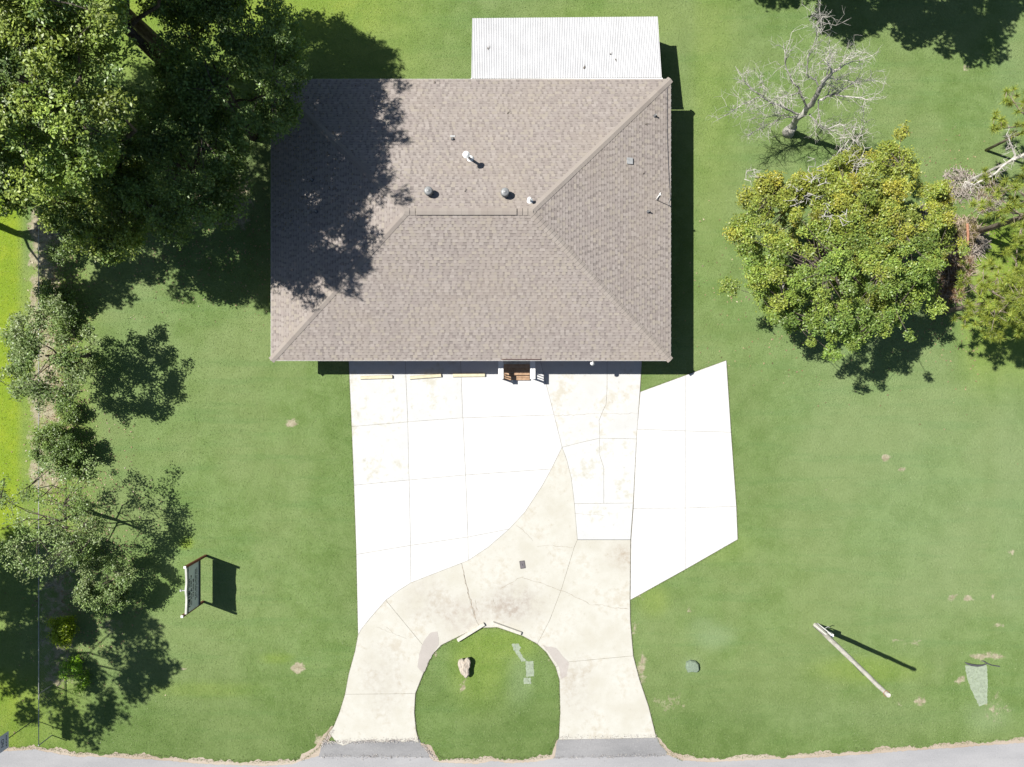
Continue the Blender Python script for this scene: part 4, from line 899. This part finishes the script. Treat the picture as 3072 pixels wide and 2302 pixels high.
tree('oak_tree', 'oak crown at the far left edge near the top corner', (-25.2, 15.5), (-24.6, 15.5, 7.5), 3.4, 2.8, 120, 290, 0.15, OAK, 18, (0.4, 0.8), 0.24)
tree('oak_tree', 'tree beyond the top edge, leftmost of three', (8.8, 25.4), (8.8, 25.4, 7.4), 3.0, 2.2, 80, 260, 0.2, DARK, 36, (0.4, 0.8), 0.25)
# --- trees on the left boundary
tree('hackberry_tree', 'leafy green tree over the fence, left middle edge', (-22.9, 1.5), (-22.75, 1.35, 3.3), 2.4, 1.5, 80, 200, 0.12, GREY, 21, (0.3, 0.6), 0.12)
tree('willow_tree', 'feathery grey green tree at the left edge below the middle', (-22.9, -6.9), (-22.7, -6.9, 3.3), 2.8, 1.5, 95, 95, 0.11, GREY, 22, (0.28, 0.62), 0.12)
tree('small_tree', 'small pale leaved tree left of the sign board', (-21.0, -10.2), (-21.0, -10.3, 1.7), 1.35, 1.0, 36, 230, 0.11, GREY, 23, (0.25, 0.5), 0.06, nl=5)
for i, (x_, y_, r_, l_) in enumerate(((-23.9, 3.4, 0.7, 'dark shrub just north of the left middle tree on the fence line'), (-23.7, -1.6, 0.75, 'dark leafy shrub tucked below the left middle tree'), (-23.5, -4.4, 0.7, 'thin shrub touching the feathery grey tree from above'), (-22.9, -8.9, 0.95, 'dark undergrowth at the foot of the feathery grey tree'), (-22.0, -11.6, 0.7, 'dark shrub beside the small pale leaved tree'))):
    tree('shrub', l_, (x_, y_), (x_, y_, 0.45), r_*0.75, 0.45, 20, 110, 0.10, DARK, 90+i, (0.18, 0.4), 0.03, cat='shrub', nl=4)
tree('shrub', 'dark green shrub on the fence line above the left tree', (-24.1, 4.7), (-24.1, 4.6, 0.8), 0.9, 0.75, 30, 220, 0.10, DARK, 24, (0.2, 0.42), 0.04, cat='shrub', nl=5)
tree('shrub', 'bushy green shrub between the two left boundary trees', (-24.2, -3.2), (-24.1, -3.2, 0.9), 1.05, 0.85, 40, 260, 0.10, DARK, 25, (0.2, 0.45), 0.04, cat='shrub', nl=5)
tree('shrub', 'bright lime green shrub below the small pale tree', (-23.9, -13.1), (-23.85, -13.1, 0.65), 0.72, 0.55, 26, 260, 0.09, [(0.27, 0.36, 0.012), (0.23, 0.33, 0.012), (0.30, 0.37, 0.02)], 26, (0.16, 0.34), 0.03, cat='shrub', nl=4)
tree('shrub', 'thin weedy shrub at the top of the fence soil strip', (-24.3, 6.9), (-24.2, 6.9, 0.6), 0.6, 0.5, 14, 120, 0.09, DARK, 27, (0.15, 0.35), 0.03, cat='shrub', nl=4)
tree('shrub', 'low lime green shrub in the shade, lower left corner', (-23.4, -15.6), (-23.4, -15.6, 0.35), 0.75, 0.3, 16, 140, 0.09, [(0.20, 0.36, 0.015), (0.16, 0.32, 0.015)], 28, (0.15, 0.34), 0.03, cat='shrub', nl=4)
# --- trees just outside the left edge: their shadows fall into the picture
tree('oak_tree', 'tall tree off the lower left edge shading the corner', (-31.2, -12.2), (-30.2, -12.4, 9.5), 4.4, 2.6, 80, 190, 0.2, OAK, 31, (0.4, 0.8), 0.28)
tree('oak_tree', 'tree off the left edge shading the ground by the fence', (-31.5, -8.3), (-31.3, -8.3, 9.0), 2.6, 2.2, 60, 200, 0.2, OAK, 32, (0.4, 0.8), 0.25)
tree('oak_tree', 'tree far off the lower left edge behind the tall one', (-34.5, -9.6), (-34.0, -9.6, 9.5), 4.2, 2.6, 120, 240, 0.2, OAK, 37, (0.4, 0.8), 0.28)
tree('oak_tree', 'tree off the left edge above the middle', (-29.8, 9.4), (-29.4, 9.2, 8.0), 2.5, 2.0, 60, 220, 0.2, OAK, 33, (0.4, 0.8), 0.22)
tree('oak_tree', 'tree beyond the top edge, middle of three', (13.2, 24.6), (13.2, 24.7, 7.6), 3.6, 2.6, 120, 300, 0.2, DARK, 34, (0.4, 0.8), 0.28)
tree('oak_tree', 'tree beyond the top edge, rightmost of three', (18.4, 24.4), (18.4, 24.4, 7.8), 4.3, 2.8, 170, 320, 0.2, DARK, 35, (0.4, 0.8), 0.3)
# --- the big yellowing tree on the right lawn
tree('pecan_tree', 'large round yellow green tree on the right lawn', (15.6, 6.5), (15.7, 6.55, 4.5), 4.7, 3.4, 480, 290, 0.108, FALL, 41, (0.22, 0.50), 0.3, nl=18, warm=True)

# --- dead tree
def px3(px, py, z): x, y = W(px, py, z); return np.array([x, y, z])
g = np.random.default_rng(51); db = W(2365, 398); dt = empty('dead_tree', (db[0], db[1], 0), 'bare dead grey tree standing behind the yellow green tree', 'tree'); DB = np.array([db[0], db[1], 0])
def dtube(mb, pts, r0, r1, n=7):
    P = [np.array(p)-DB for p in pts]; k = len(P); fine = []
    for i in range(k-1):
        for j in range(3): f = j/3; fine.append(P[i]*(1-f)+P[i+1]*f+g.normal(size=3)*0.03*(j > 0))
    fine.append(P[-1]); m_ = len(fine); mb.tube([tuple(p) for p in fine], [r0+(r1-r0)*i/(m_-1) for i in range(m_)], n); return fine
mb = MB(); trunk_l = dtube(mb, [px3(2365, 398, 0.0), px3(2378, 378, 0.8), px3(2397, 351, 2.0), px3(2436, 313, 3.4), px3(2460, 264, 4.9), px3(2482, 233, 5.8), px3(2509, 211, 6.6)], 0.19, 0.07, 10)
mb.tube([(0, 0, -0.1), (-0.05, 0.02, 0.25), (0.02, 0.05, 0.7)], [0.36, 0.28, 0.2], 12); mb.build('trunk', M_dead, dt, None, True)
arms = [([(2460,300,4.2),(2480,289,4.5),(2506,285,4.8),(2566,293,5.4),(2614,300,5.9)], 0.09), ([(2506,285,4.8),(2540,262,5.3),(2565,248,5.7),(2610,238,6.0)], 0.05),
        ([(2397,344,2.2),(2360,328,2.9),(2330,313,3.4),(2289,291,4.0),(2250,262,4.4),(2226,232,4.7)], 0.085), ([(2289,291,4.0),(2264,296,4.1),(2230,312,4.1),(2188,340,4.2)], 0.04), ([(2289,291,4.0),(2290,262,4.5),(2280,238,4.8)], 0.035),
        ([(2421,325,3.1),(2402,281,4.0),(2373,240,4.7),(2356,194,5.3),(2358,150,5.9)], 0.075), ([(2453,255,5.1),(2440,238,5.4),(2419,223,5.7),(2424,173,6.4),(2445,124,7.1),(2452,72,7.8),(2461,53,8.1)], 0.055),
        ([(2509,211,6.6),(2530,185,7.0),(2566,151,7.6)], 0.055), ([(2509,211,6.6),(2545,190,6.9),(2600,174,7.2)], 0.05), ([(2500,215,6.4),(2483,190,6.9),(2490,150,7.4)], 0.06), ([(2482,233,5.8),(2486,200,6.4),(2480,175,6.8)], 0.05),
        ([(2428,342,2.6),(2452,372,2.6),(2482,388,2.6),(2520,400,2.5)], 0.06), ([(2397,352,1.9),(2360,352,2.2),(2330,362,2.3),(2290,380,2.3),(2255,400,2.2)], 0.045), ([(2392,356,1.7),(2350,345,2.4),(2310,350,2.6),(2262,340,2.9)], 0.04),
        ([(2455,300,4.1),(2456,335,3.6),(2452,370,3.2)], 0.05), ([(2402,281,4.0),(2380,285,4.2),(2350,290,4.5),(2325,300,4.6)], 0.035), ([(2482,388,2.6),(2520,372,3.0),(2545,395,3.0),(2560,425,3.0)], 0.04), ([(2560,425,3.0),(2585,395,3.3),(2590,365,3.6)], 0.03),
        ([(2546,420,3.0),(2530,440,3.2),(2505,470,3.6)], 0.04), ([(2486,235,5.7),(2520,240,5.6),(2556,246,5.8)], 0.035), ([(2509,286,4.8),(2515,265,5.0),(2500,245,5.3)], 0.03)]
mb = MB(); tips = []
for pts, r in arms:
    r = r*0.75; f = dtube(mb, [px3(*p) for p in pts], r, r*0.25, 6)
    tips += [(f[i], f[min(i+1, len(f)-1)]-f[i-1], r*(1-0.6*i/len(f))) for i in range(2, len(f))]
mb.build('branches', M_dead, dt)
mb = MB()
def twigs(mb, p, d, r, ln, depth):
    d = unit(d); q_ = p+unit(d+g.normal(size=3)*0.35)*ln; m_ = (p+q_)/2+g.normal(size=3)*0.05*ln
    mb.tube([tuple(p), tuple(m_), tuple(q_)], [r, r*0.75, r*0.5], 4, False)
    if depth:
        for _ in range(g.integers(2, 4)): twigs(mb, q_ if g.random() < 0.6 else m_, d+g.normal(size=3)*0.8, r*0.6, ln*0.72, depth-1)
for p, d, r in tips:
    for _ in range(2):
        twigs(mb, p, d/ max(1e-6, np.linalg.norm(d))+g.normal(size=3)*0.6+np.array([0, 0, 0.15]), max(0.014, r*0.34), g.uniform(0.35, 0.75), 2)
mb.build('twigs', M_dead, dt)
# bare grey twigs showing through the yellow green crown
mb = MB(); pr_ = bpy.data.objects
for (px, py, z, n_) in ((2560, 410, 3.4, 16), (2590, 490, 5.6, 10), (2400, 600, 6.6, 8), (2500, 655, 7.4, 9), (2240, 530, 4.6, 7), (2290, 530, 5.4, 7), (2425, 520, 6.6, 8), (2270, 690, 5.2, 5), (2330, 870, 4.4, 4), (2580, 485, 5.2, 9), (2430, 580, 7.0, 8), (2650, 980, 4.0, 4)):
    c_ = px3(px, py, z)
    for _ in range(n_): twigs(mb, c_+g.normal(size=3)*0.25, g.normal(size=3)*np.array([1, 0.8, 0.3])+np.array([0, 0, 0.1]), 0.02, g.uniform(0.25, 0.45), 1)
pecan = [o for o in C.objects if o.name.startswith('pecan_tree')][0]
o = mb.build('dead_twigs', M_dead, pecan); o['kind'] = 'stuff'; o.matrix_parent_inverse = Matrix.Translation(-Vector(pecan.location))

# --- pines at the right edge
PINE = [(0.26, 0.31, 0.045), (0.21, 0.27, 0.042), (0.30, 0.33, 0.055), (0.16, 0.23, 0.045)]
def tufts(g, cs, per, ln, wd, pal):
    n = len(cs)*per; ci = np.repeat(np.arange(len(cs)), per); d = unit(g.normal(size=(n, 3))+np.array([0, 0, 0.45])); l_ = ln*(0.6+0.5*g.random(n))
    s = unit(np.cross(d, g.normal(size=(n, 3)))); p = cs[ci]+d*0.02
    P = np.stack([p-s*(wd/2), p+s*(wd/2), p+d*l_[:, None]+s*wd*0.2], 1); pal = np.array(pal)
    col = pal[g.integers(0, len(pal), n)]*(1+g.normal(size=(n, 1))*0.12)*(1+0.15*g.normal(size=(len(cs), 1)))[ci]; return P, np.clip(col, 0.01, 0.5)
def pine(label, base, z0, z1, R, seed, nb=26, trunk=0.22, only=None):
    g = np.random.default_rng(seed); root = empty('pine_tree', (base[0], base[1], 0), label, 'tree'); mb = MB()
    mb.tube([(0, 0, -0.1), (0.03, 0.02, z1*0.4), (-0.02, 0.03, z1*0.75), (0, 0, z1)], [trunk*1.1, trunk*0.9, trunk*0.6, 0.04], 10); mb.build('trunk', M_pbark, root, None, True)
    mb = MB(); cs = []
    for i in range(nb):
        z = z0+(z1-z0)*(i+g.random())/nb; a = i*2.4+g.uniform(-0.3, 0.3); f = (z-z0)/(z1-z0); L_ = R*(1-0.62*f)*g.uniform(0.75, 1.1)
        p0 = np.array([0, 0, z]); e = np.array([math.cos(a)*L_, math.sin(a)*L_, z+L_*g.uniform(-0.02, 0.22)]); m_ = (p0+e)/2+np.array([0, 0, -0.08*L_])
        mb.tube([tuple(p0), tuple(m_), tuple(e)], [0.05, 0.035, 0.014], 5)
        for s in np.linspace(0.34, 1.0, 5):
            c = (p0*(1-s)+e*s)+np.array([0, 0, -0.1*L_*s*(1-s)]); k = 3 if s > 0.4 else 2
            for _ in range(k):
                o_ = g.normal(size=3)*np.array([0.34, 0.34, 0.16]); cs.append(c+o_); mb.tube([tuple(c), tuple(c+o_)], [0.014, 0.01], 4, False)
            if s == 1.0: cs.append(e)
    mb.build('branches', M_pbark, root); P, col = tufts(g, np.array(cs), 90, 0.30, 0.024, PINE)
    cr = mesh_obj('crown', quads_mesh('crown', P, col, M_needle)); cr.parent = root; return root
pine('tall yellow green pine at the right edge beside the brush pile', (24.9, 8.1), 3.4, 9.6, 2.8, 61, 34, 0.15)
pine('yellow green pine at the right edge south of the brush pile', (23.3, 3.9), 3.2, 7.2, 2.1, 62, 22, 0.14)
pine('loose pine at the right edge above the pale dead limb', (25.6, 12.6), 3.4, 7.6, 3.0, 63, 20, 0.07)
# pale dead limb reaching in from the right edge
lb = W(3085, 458, 4.6); dl = empty('dead_limb', (lb[0], lb[1], 0), 'long pale dead limb reaching in from right edge above the brush', 'branch'); DB = np.array([lb[0], lb[1], 0])
mb = MB(); mb.tube([(0.2, 0, -0.05), (0.1, 0, 2.4), (0, 0, 4.6)], [0.09, 0.07, 0.06], 8)
f1 = dtube(mb, [px3(3085, 458, 4.6), px3(3020, 490, 4.4), px3(2975, 528, 4.2), px3(2922, 556, 4.0), px3(2895, 545, 3.9)], 0.075, 0.02, 7); f2 = dtube(mb, [px3(3045, 480, 4.5), px3(3036, 440, 4.7), px3(3020, 405, 4.9)], 0.05, 0.02, 6)
for f_ in (f1, f2):
    for i in range(1, len(f_)):
        for _ in range(3): twigs(mb, f_[i], g.normal(size=3), 0.014, 0.28, 1)
mb.build('limb', M_dead, dl)
# brush piles
def brush(px, py, rad, h, n, seed, label, mat, ln=(0.4, 1.1), leaf=None):
    g = np.random.default_rng(seed); x, y = W(px, py); root = empty('brush_pile', (x, y, 0), label, 'brush pile', 'piles of cut brush by the pines'); mb = MB()
    for _ in range(n):
        a = g.uniform(0, 6.28); r = rad*math.sqrt(g.random()); z = h*(1-(r/rad)**2)*g.uniform(0.3, 1)+0.03; c = np.array([r*math.cos(a), r*math.sin(a), z]); b = g.uniform(0, 6.28); l_ = g.uniform(*ln)/2
        d = np.array([math.cos(b), math.sin(b), g.uniform(-0.25, 0.25)])*l_; mb.tube([tuple(c-d), tuple(c+g.normal(size=3)*0.04), tuple(c+d)], [0.016, 0.013, 0.006], 4, False)
    mb.build('sticks', mat, root)
    if leaf:
        k = int(n*0.3); a = g.uniform(0, 6.28, k); r = rad*np.sqrt(g.random(k)); cs = np.stack([r*np.cos(a), r*np.sin(a), h*(1-(r/rad)**2)*0.8+0.05], 1)
        P, col = tufts(g, cs, 26, 0.22, 0.02, leaf); cr = mesh_obj('dead_needles', quads_mesh('dead_needles', P, col, M_needle)); cr.parent = root
    return root
M_stick = bark_mat('brush_sticks', (0.20, 0.15, 0.11), (0.38, 0.31, 0.24), 5); M_stickp = bark_mat('pale_brush_sticks', (0.20, 0.17, 0.145), (0.36, 0.32, 0.28), 5)
BRN = [(0.22, 0.13, 0.06), (0.28, 0.18, 0.09), (0.17, 0.09, 0.05)]; YEL = [(0.20, 0.17, 0.05), (0.24, 0.20, 0.07), (0.15, 0.14, 0.05)]
brush(2880, 715, 1.1, 0.8, 420, 71, 'high yellowish brush pile against the foot of the big pine', M_stick, leaf=YEL)
brush(2915, 730, 0.7, 0.7, 220, 72, 'pale twiggy brush pile just right of the yellowish one', M_stickp)
brush(2872, 555, 0.9, 0.35, 170, 73, 'grey twiggy brush pile under the pale dead limb', M_stickp, (0.3, 0.8))
brush(2850, 795, 1.25, 0.5, 360, 74, 'brown brush pile between the yellow green tree and the lower pine', M_stick, leaf=BRN)
brush(2850, 870, 0.75, 0.45, 150, 75, 'reddish brown heap of dead needles below the other piles', M_stick, leaf=BRN)
brush(2955, 580, 1.1, 0.35, 150, 76, 'tan heap of dry grass right of the grey brush pile', M_stickp, (0.3, 0.8), leaf=[(0.26, 0.19, 0.12), (0.22, 0.17, 0.10)])
brush(2800, 650, 0.8, 0.5, 150, 77, 'pale sticks heaped at the right flank of the yellow green tree', M_stickp)
def log(p0, p1, r, z, label, mat):
    a = Vector(W3(*p0, z)); b_ = Vector(W3(*p1, z+0.15)); g_ = MB(); d = b_-a; g_.tube([(0, 0, 0), tuple(d*0.5+Vector((0.02, 0.03, 0))), tuple(d)], [r, r*0.9, r*0.75], 9)
    o = g_.build('log', mat, None, a); return tag(o, label, 'log')
M_red2 = bark_mat('split_red_wood', (0.22, 0.10, 0.06), (0.34, 0.19, 0.12), 5)
log((2902, 672), (2904, 735), 0.07, 0.75, 'reddish split log standing out on the brush beside the pine', M_red2)
log((2822, 695), (2855, 728), 0.06, 0.6, 'short pale tan log at the left of the high brush pile', M_stickp)

# --- leaf litter and grass tufts: real blades along the edges and over the lawn
g = np.random.default_rng(81)
def blades(name, pts, ln, wd, pal, label, lean=0.9):
    n = len(pts); d = unit(g.normal(size=(n, 3))*np.array([lean, lean, 0.3])+np.array([0, 0, 0.9])); s = unit(np.cross(d, g.normal(size=(n, 3)))); l_ = ln*(0.5+0.8*g.random(n))
    P = np.stack([pts-s*wd/2, pts+s*wd/2, pts+d*l_[:, None]], 1); pal = np.array(pal); col = pal[g.integers(0, len(pal), n)]*(1+g.normal(size=(n, 1))*0.15)
    o = mesh_obj(name, quads_mesh(name, P, np.clip(col, 0.01, 0.5), M_needle)); return tag(o, label, 'grass', kind='stuff')
GR = [(0.125, 0.180, 0.058), (0.155, 0.208, 0.076), (0.100, 0.152, 0.045), (0.20, 0.235, 0.11)]
def edge_pts(pxs, n, spread, off=0.0, closed=True):
    P = np.array([W(*p) for p in pxs]+([W(*pxs[0])] if closed else [])); seg = np.linalg.norm(np.diff(P, axis=0), axis=1); cum = np.concatenate([[0], np.cumsum(seg)]); t_ = g.random(n)*cum[-1]; i = np.clip(np.searchsorted(cum, t_)-1, 0, len(seg)-1)
    f = ((t_-cum[i])/seg[i])[:, None]; q_ = P[i]*(1-f)+P[i+1]*f; dd = (P[i+1]-P[i])/seg[i][:, None]; nn = np.stack([-dd[:, 1], dd[:, 0]], 1)
    q_ = q_+nn*(g.normal(size=(n, 1))*spread+off); return np.concatenate([q_, np.full((n, 1), 0.002)], 1)
ISL = [(1257,2227),(1248,2190),(1243,2138),(1246,2080),(1269,2022),(1295,1965),(1325,1934),(1367,1913),(1405,1895),(1441,1883),(1491,1881),(1566,1906),(1612,1931),(1640,1957),(1667,2000),(1679,2041),(1681,2138),(1677,2218)]
E1 = [(1047,1090),(1056,1280),(1063,1456),(1070,1663),(1075,1904),(1066,1953),(1047,2022),(1036,2082),(1020,2135),(1002,2179),(985,2200),(955,2245),(905,2283)]
E2 = [(1921,1176),(2178,1082),(2192,1297),(2208,1519),(2212,1618),(2055,1708),(1891,1799),(1890,1860),(1899,1967),(1917,2036),(1945,2119),(1968,2212),(2001,2258),(2048,2283)]
E3 = [(0,2250),(136,2252),(230,2268),(278,2266),(486,2276),(602,2287),(787,2293),(880,2288),(905,2277)]
E4 = [(1302,2262),(1322,2282),(1427,2286),(1480,2278),(1533,2285),(1612,2280),(1654,2270),(1664,2240),(1676,2220)]
E5 = [(2010,2262),(2060,2276),(2140,2281),(2418,2269),(2511,2264),(2742,2246),(2881,2237),(3072,2223)]
pts = np.concatenate([edge_pts(ISL, 3500, 0.04, closed=False), edge_pts(E1, 2600, 0.035, closed=False), edge_pts(E2, 3000, 0.035, closed=False), edge_pts(E3, 1500, 0.06, 0.14, closed=False), edge_pts(E4, 900, 0.06, 0.14, closed=False), edge_pts(E5, 1700, 0.06, 0.14, closed=False)])
blades('grass_fringe', pts, 0.08, 0.02, GR, 'fringe of grass blades along the edges of concrete and road')
n = 170000; q_ = np.stack([g.uniform(-28.5, 28.5, n), g.uniform(-20.2, 21.5, n)], 1)
ix = q_[:, 0]*F/CAMH+CX; iy = CY-q_[:, 1]*F/CAMH
def inpoly(pxs):
    r = np.zeros(n, bool); j = len(pxs)-1
    for i in range(len(pxs)):
        xi, yi = pxs[i]; xj, yj = pxs[j]; c = ((yi > iy) != (yj > iy)) & (ix < (xj-xi)*(iy-yi)/((yj-yi) or 1e-9)+xi); r ^= c; j = i
    return r
bad = (q_[:, 0] > X0+0.5) & (q_[:, 0] < X1-0.5) & (q_[:, 1] > Y0+0.5) & (q_[:, 1] < Y1-0.5)
for S_ in (A, B, Cc, D):
    for pxs, _ in S_: bad |= inpoly(pxs)
for pxs in ([(900,2310),(900,2284),(956,2240),(985,2196),(1014,2226),(1262,2226),(1300,2260),(1320,2310)], [(1650,2310),(1655,2272),(1670,2216),(1968,2206),(2010,2262),(2050,2310)]): bad |= inpoly(pxs)
ey = np.interp(ix, [p[0] for p in EDGE], [p[1] for p in EDGE]); bad |= iy > ey-8
# keep off the bare ground
gi = np.clip(np.searchsorted(xs, q_[:, 0]), 0, nx-1); gj = np.clip(np.searchsorted(ys, q_[:, 1]), 0, ny-1); dv = dry[gj, gi]; yv = yel[gj, gi]; pv = pale[gj, gi]
bad |= (g.random(n) < ss(dv, 0.3, 0.6)); ok = ~bad; q_ = q_[ok]; yv = yv[ok]; pv = pv[ok]
P3 = np.concatenate([q_, np.full((len(q_), 1), 0.0)], 1); N_ = len(P3)
d = unit(g.normal(size=(N_, 3))*np.array([1.1, 1.1, 0.2])+np.array([0, 0, 0.75])); s = unit(np.cross(d, g.normal(size=(N_, 3)))); l_ = 0.055*(0.5+0.9*g.random(N_)); wd = 0.028
Pq = np.stack([P3-s*wd/2, P3+s*wd/2, P3+d*l_[:, None]], 1); pal = np.array(GR); col = pal[g.integers(0, 4, N_)]
col = col*(1-yv[:, None])+np.array([0.21, 0.27, 0.018])*yv[:, None]; col = col*(1-pv[:, None]*0.7)+np.array([0.20, 0.26, 0.16])*pv[:, None]*0.7; col = np.clip(col*(1+g.normal(size=(N_, 1))*0.10), 0.01, 0.5)
o = mesh_obj('grass', quads_mesh('grass', Pq, col, M_needle)); tag(o, 'short mown grass blades scattered over the lawn', 'grass', kind='stuff')

# fallen leaves under the left trees and the big right tree; grit crumbs by the aprons
def litter(name, pts, size, pal, label, cat, up=1.6):
    n = len(pts); nrm = unit(g.normal(size=(n, 3))*0.5+np.array([0, 0, up])); a = unit(np.cross(nrm, g.normal(size=(n, 3)))); b = np.cross(nrm, a); sz = size*(0.6+0.8*g.random(n)); wd = sz*0.6
    P = np.stack([pts-a*(sz/2)[:, None], pts+b*(wd/2)[:, None], pts+a*(sz/2)[:, None], pts-b*(wd/2)[:, None]], 1); pal = np.array(pal); col = pal[g.integers(0, len(pal), n)]*(1+g.normal(size=(n, 1))*0.15)
    o = mesh_obj(name, quads_mesh(name, P, np.clip(col, 0.01, 0.6), M_shingle if cat == 'gravel' else M_leaf)); return tag(o, label, cat, kind='stuff')
def blob(n, x, y, sx, sy, z=0.02): return np.stack([g.normal(size=n)*sx+x, g.normal(size=n)*sy+y, np.full(n, z)], 1)
lp = np.concatenate([blob(2600, -24.4, 0.5, 0.7, 5.5), blob(1200, -23.0, -9, 1.6, 3.5), blob(700, 16.5, 5.0, 3.4, 2.6), blob(900, -16.5, 7.6, 3.5, 1.6), blob(900, 24.0, 6.8, 1.5, 3.0)])
litter('fallen_leaves', lp, 0.10, [(0.24, 0.17, 0.09), (0.30, 0.22, 0.13), (0.17, 0.12, 0.07), (0.34, 0.28, 0.16)], 'brown fallen leaves scattered under the boundary trees', 'leaves')
rl_ = []
for _ in range(420):
    x = X0+abs(g.normal())*2.6+0.1; y = g.uniform(7.5, Y1-0.2); rl_.append((x, y, zr(x, y)+0.025))
litter('roof_leaves', np.array(rl_), 0.08, [(0.20, 0.15, 0.09), (0.14, 0.11, 0.07), (0.28, 0.22, 0.13)], 'sparse fallen leaves on the shaded west end of the roof', 'leaves')
gp = []
for (a_, b_, n_) in (((968, 2226), (1256, 2218), 700), ((1677, 2212), (1968, 2207), 260), ((956, 2268), (1284, 2269), 160), ((1663, 2272), (1996, 2265), 160), ((960, 2240), (1000, 2190), 120), ((1265, 2232), (1305, 2275), 160)):
    pa, pb = np.array(W(*a_)), np.array(W(*b_)); t_ = g.random((n_, 1)); q_ = pa*(1-t_)+pb*t_+g.normal(size=(n_, 2))*np.array([0.05, 0.07]); gp.append(np.concatenate([q_, np.full((n_, 1), 0.062)], 1))
litter('gravel', np.concatenate(gp), 0.05, [(0.36, 0.33, 0.30), (0.24, 0.22, 0.21), (0.42, 0.39, 0.35), (0.17, 0.16, 0.16)], 'loose grit crumbled along the edges of the asphalt aprons', 'gravel', 3.0)
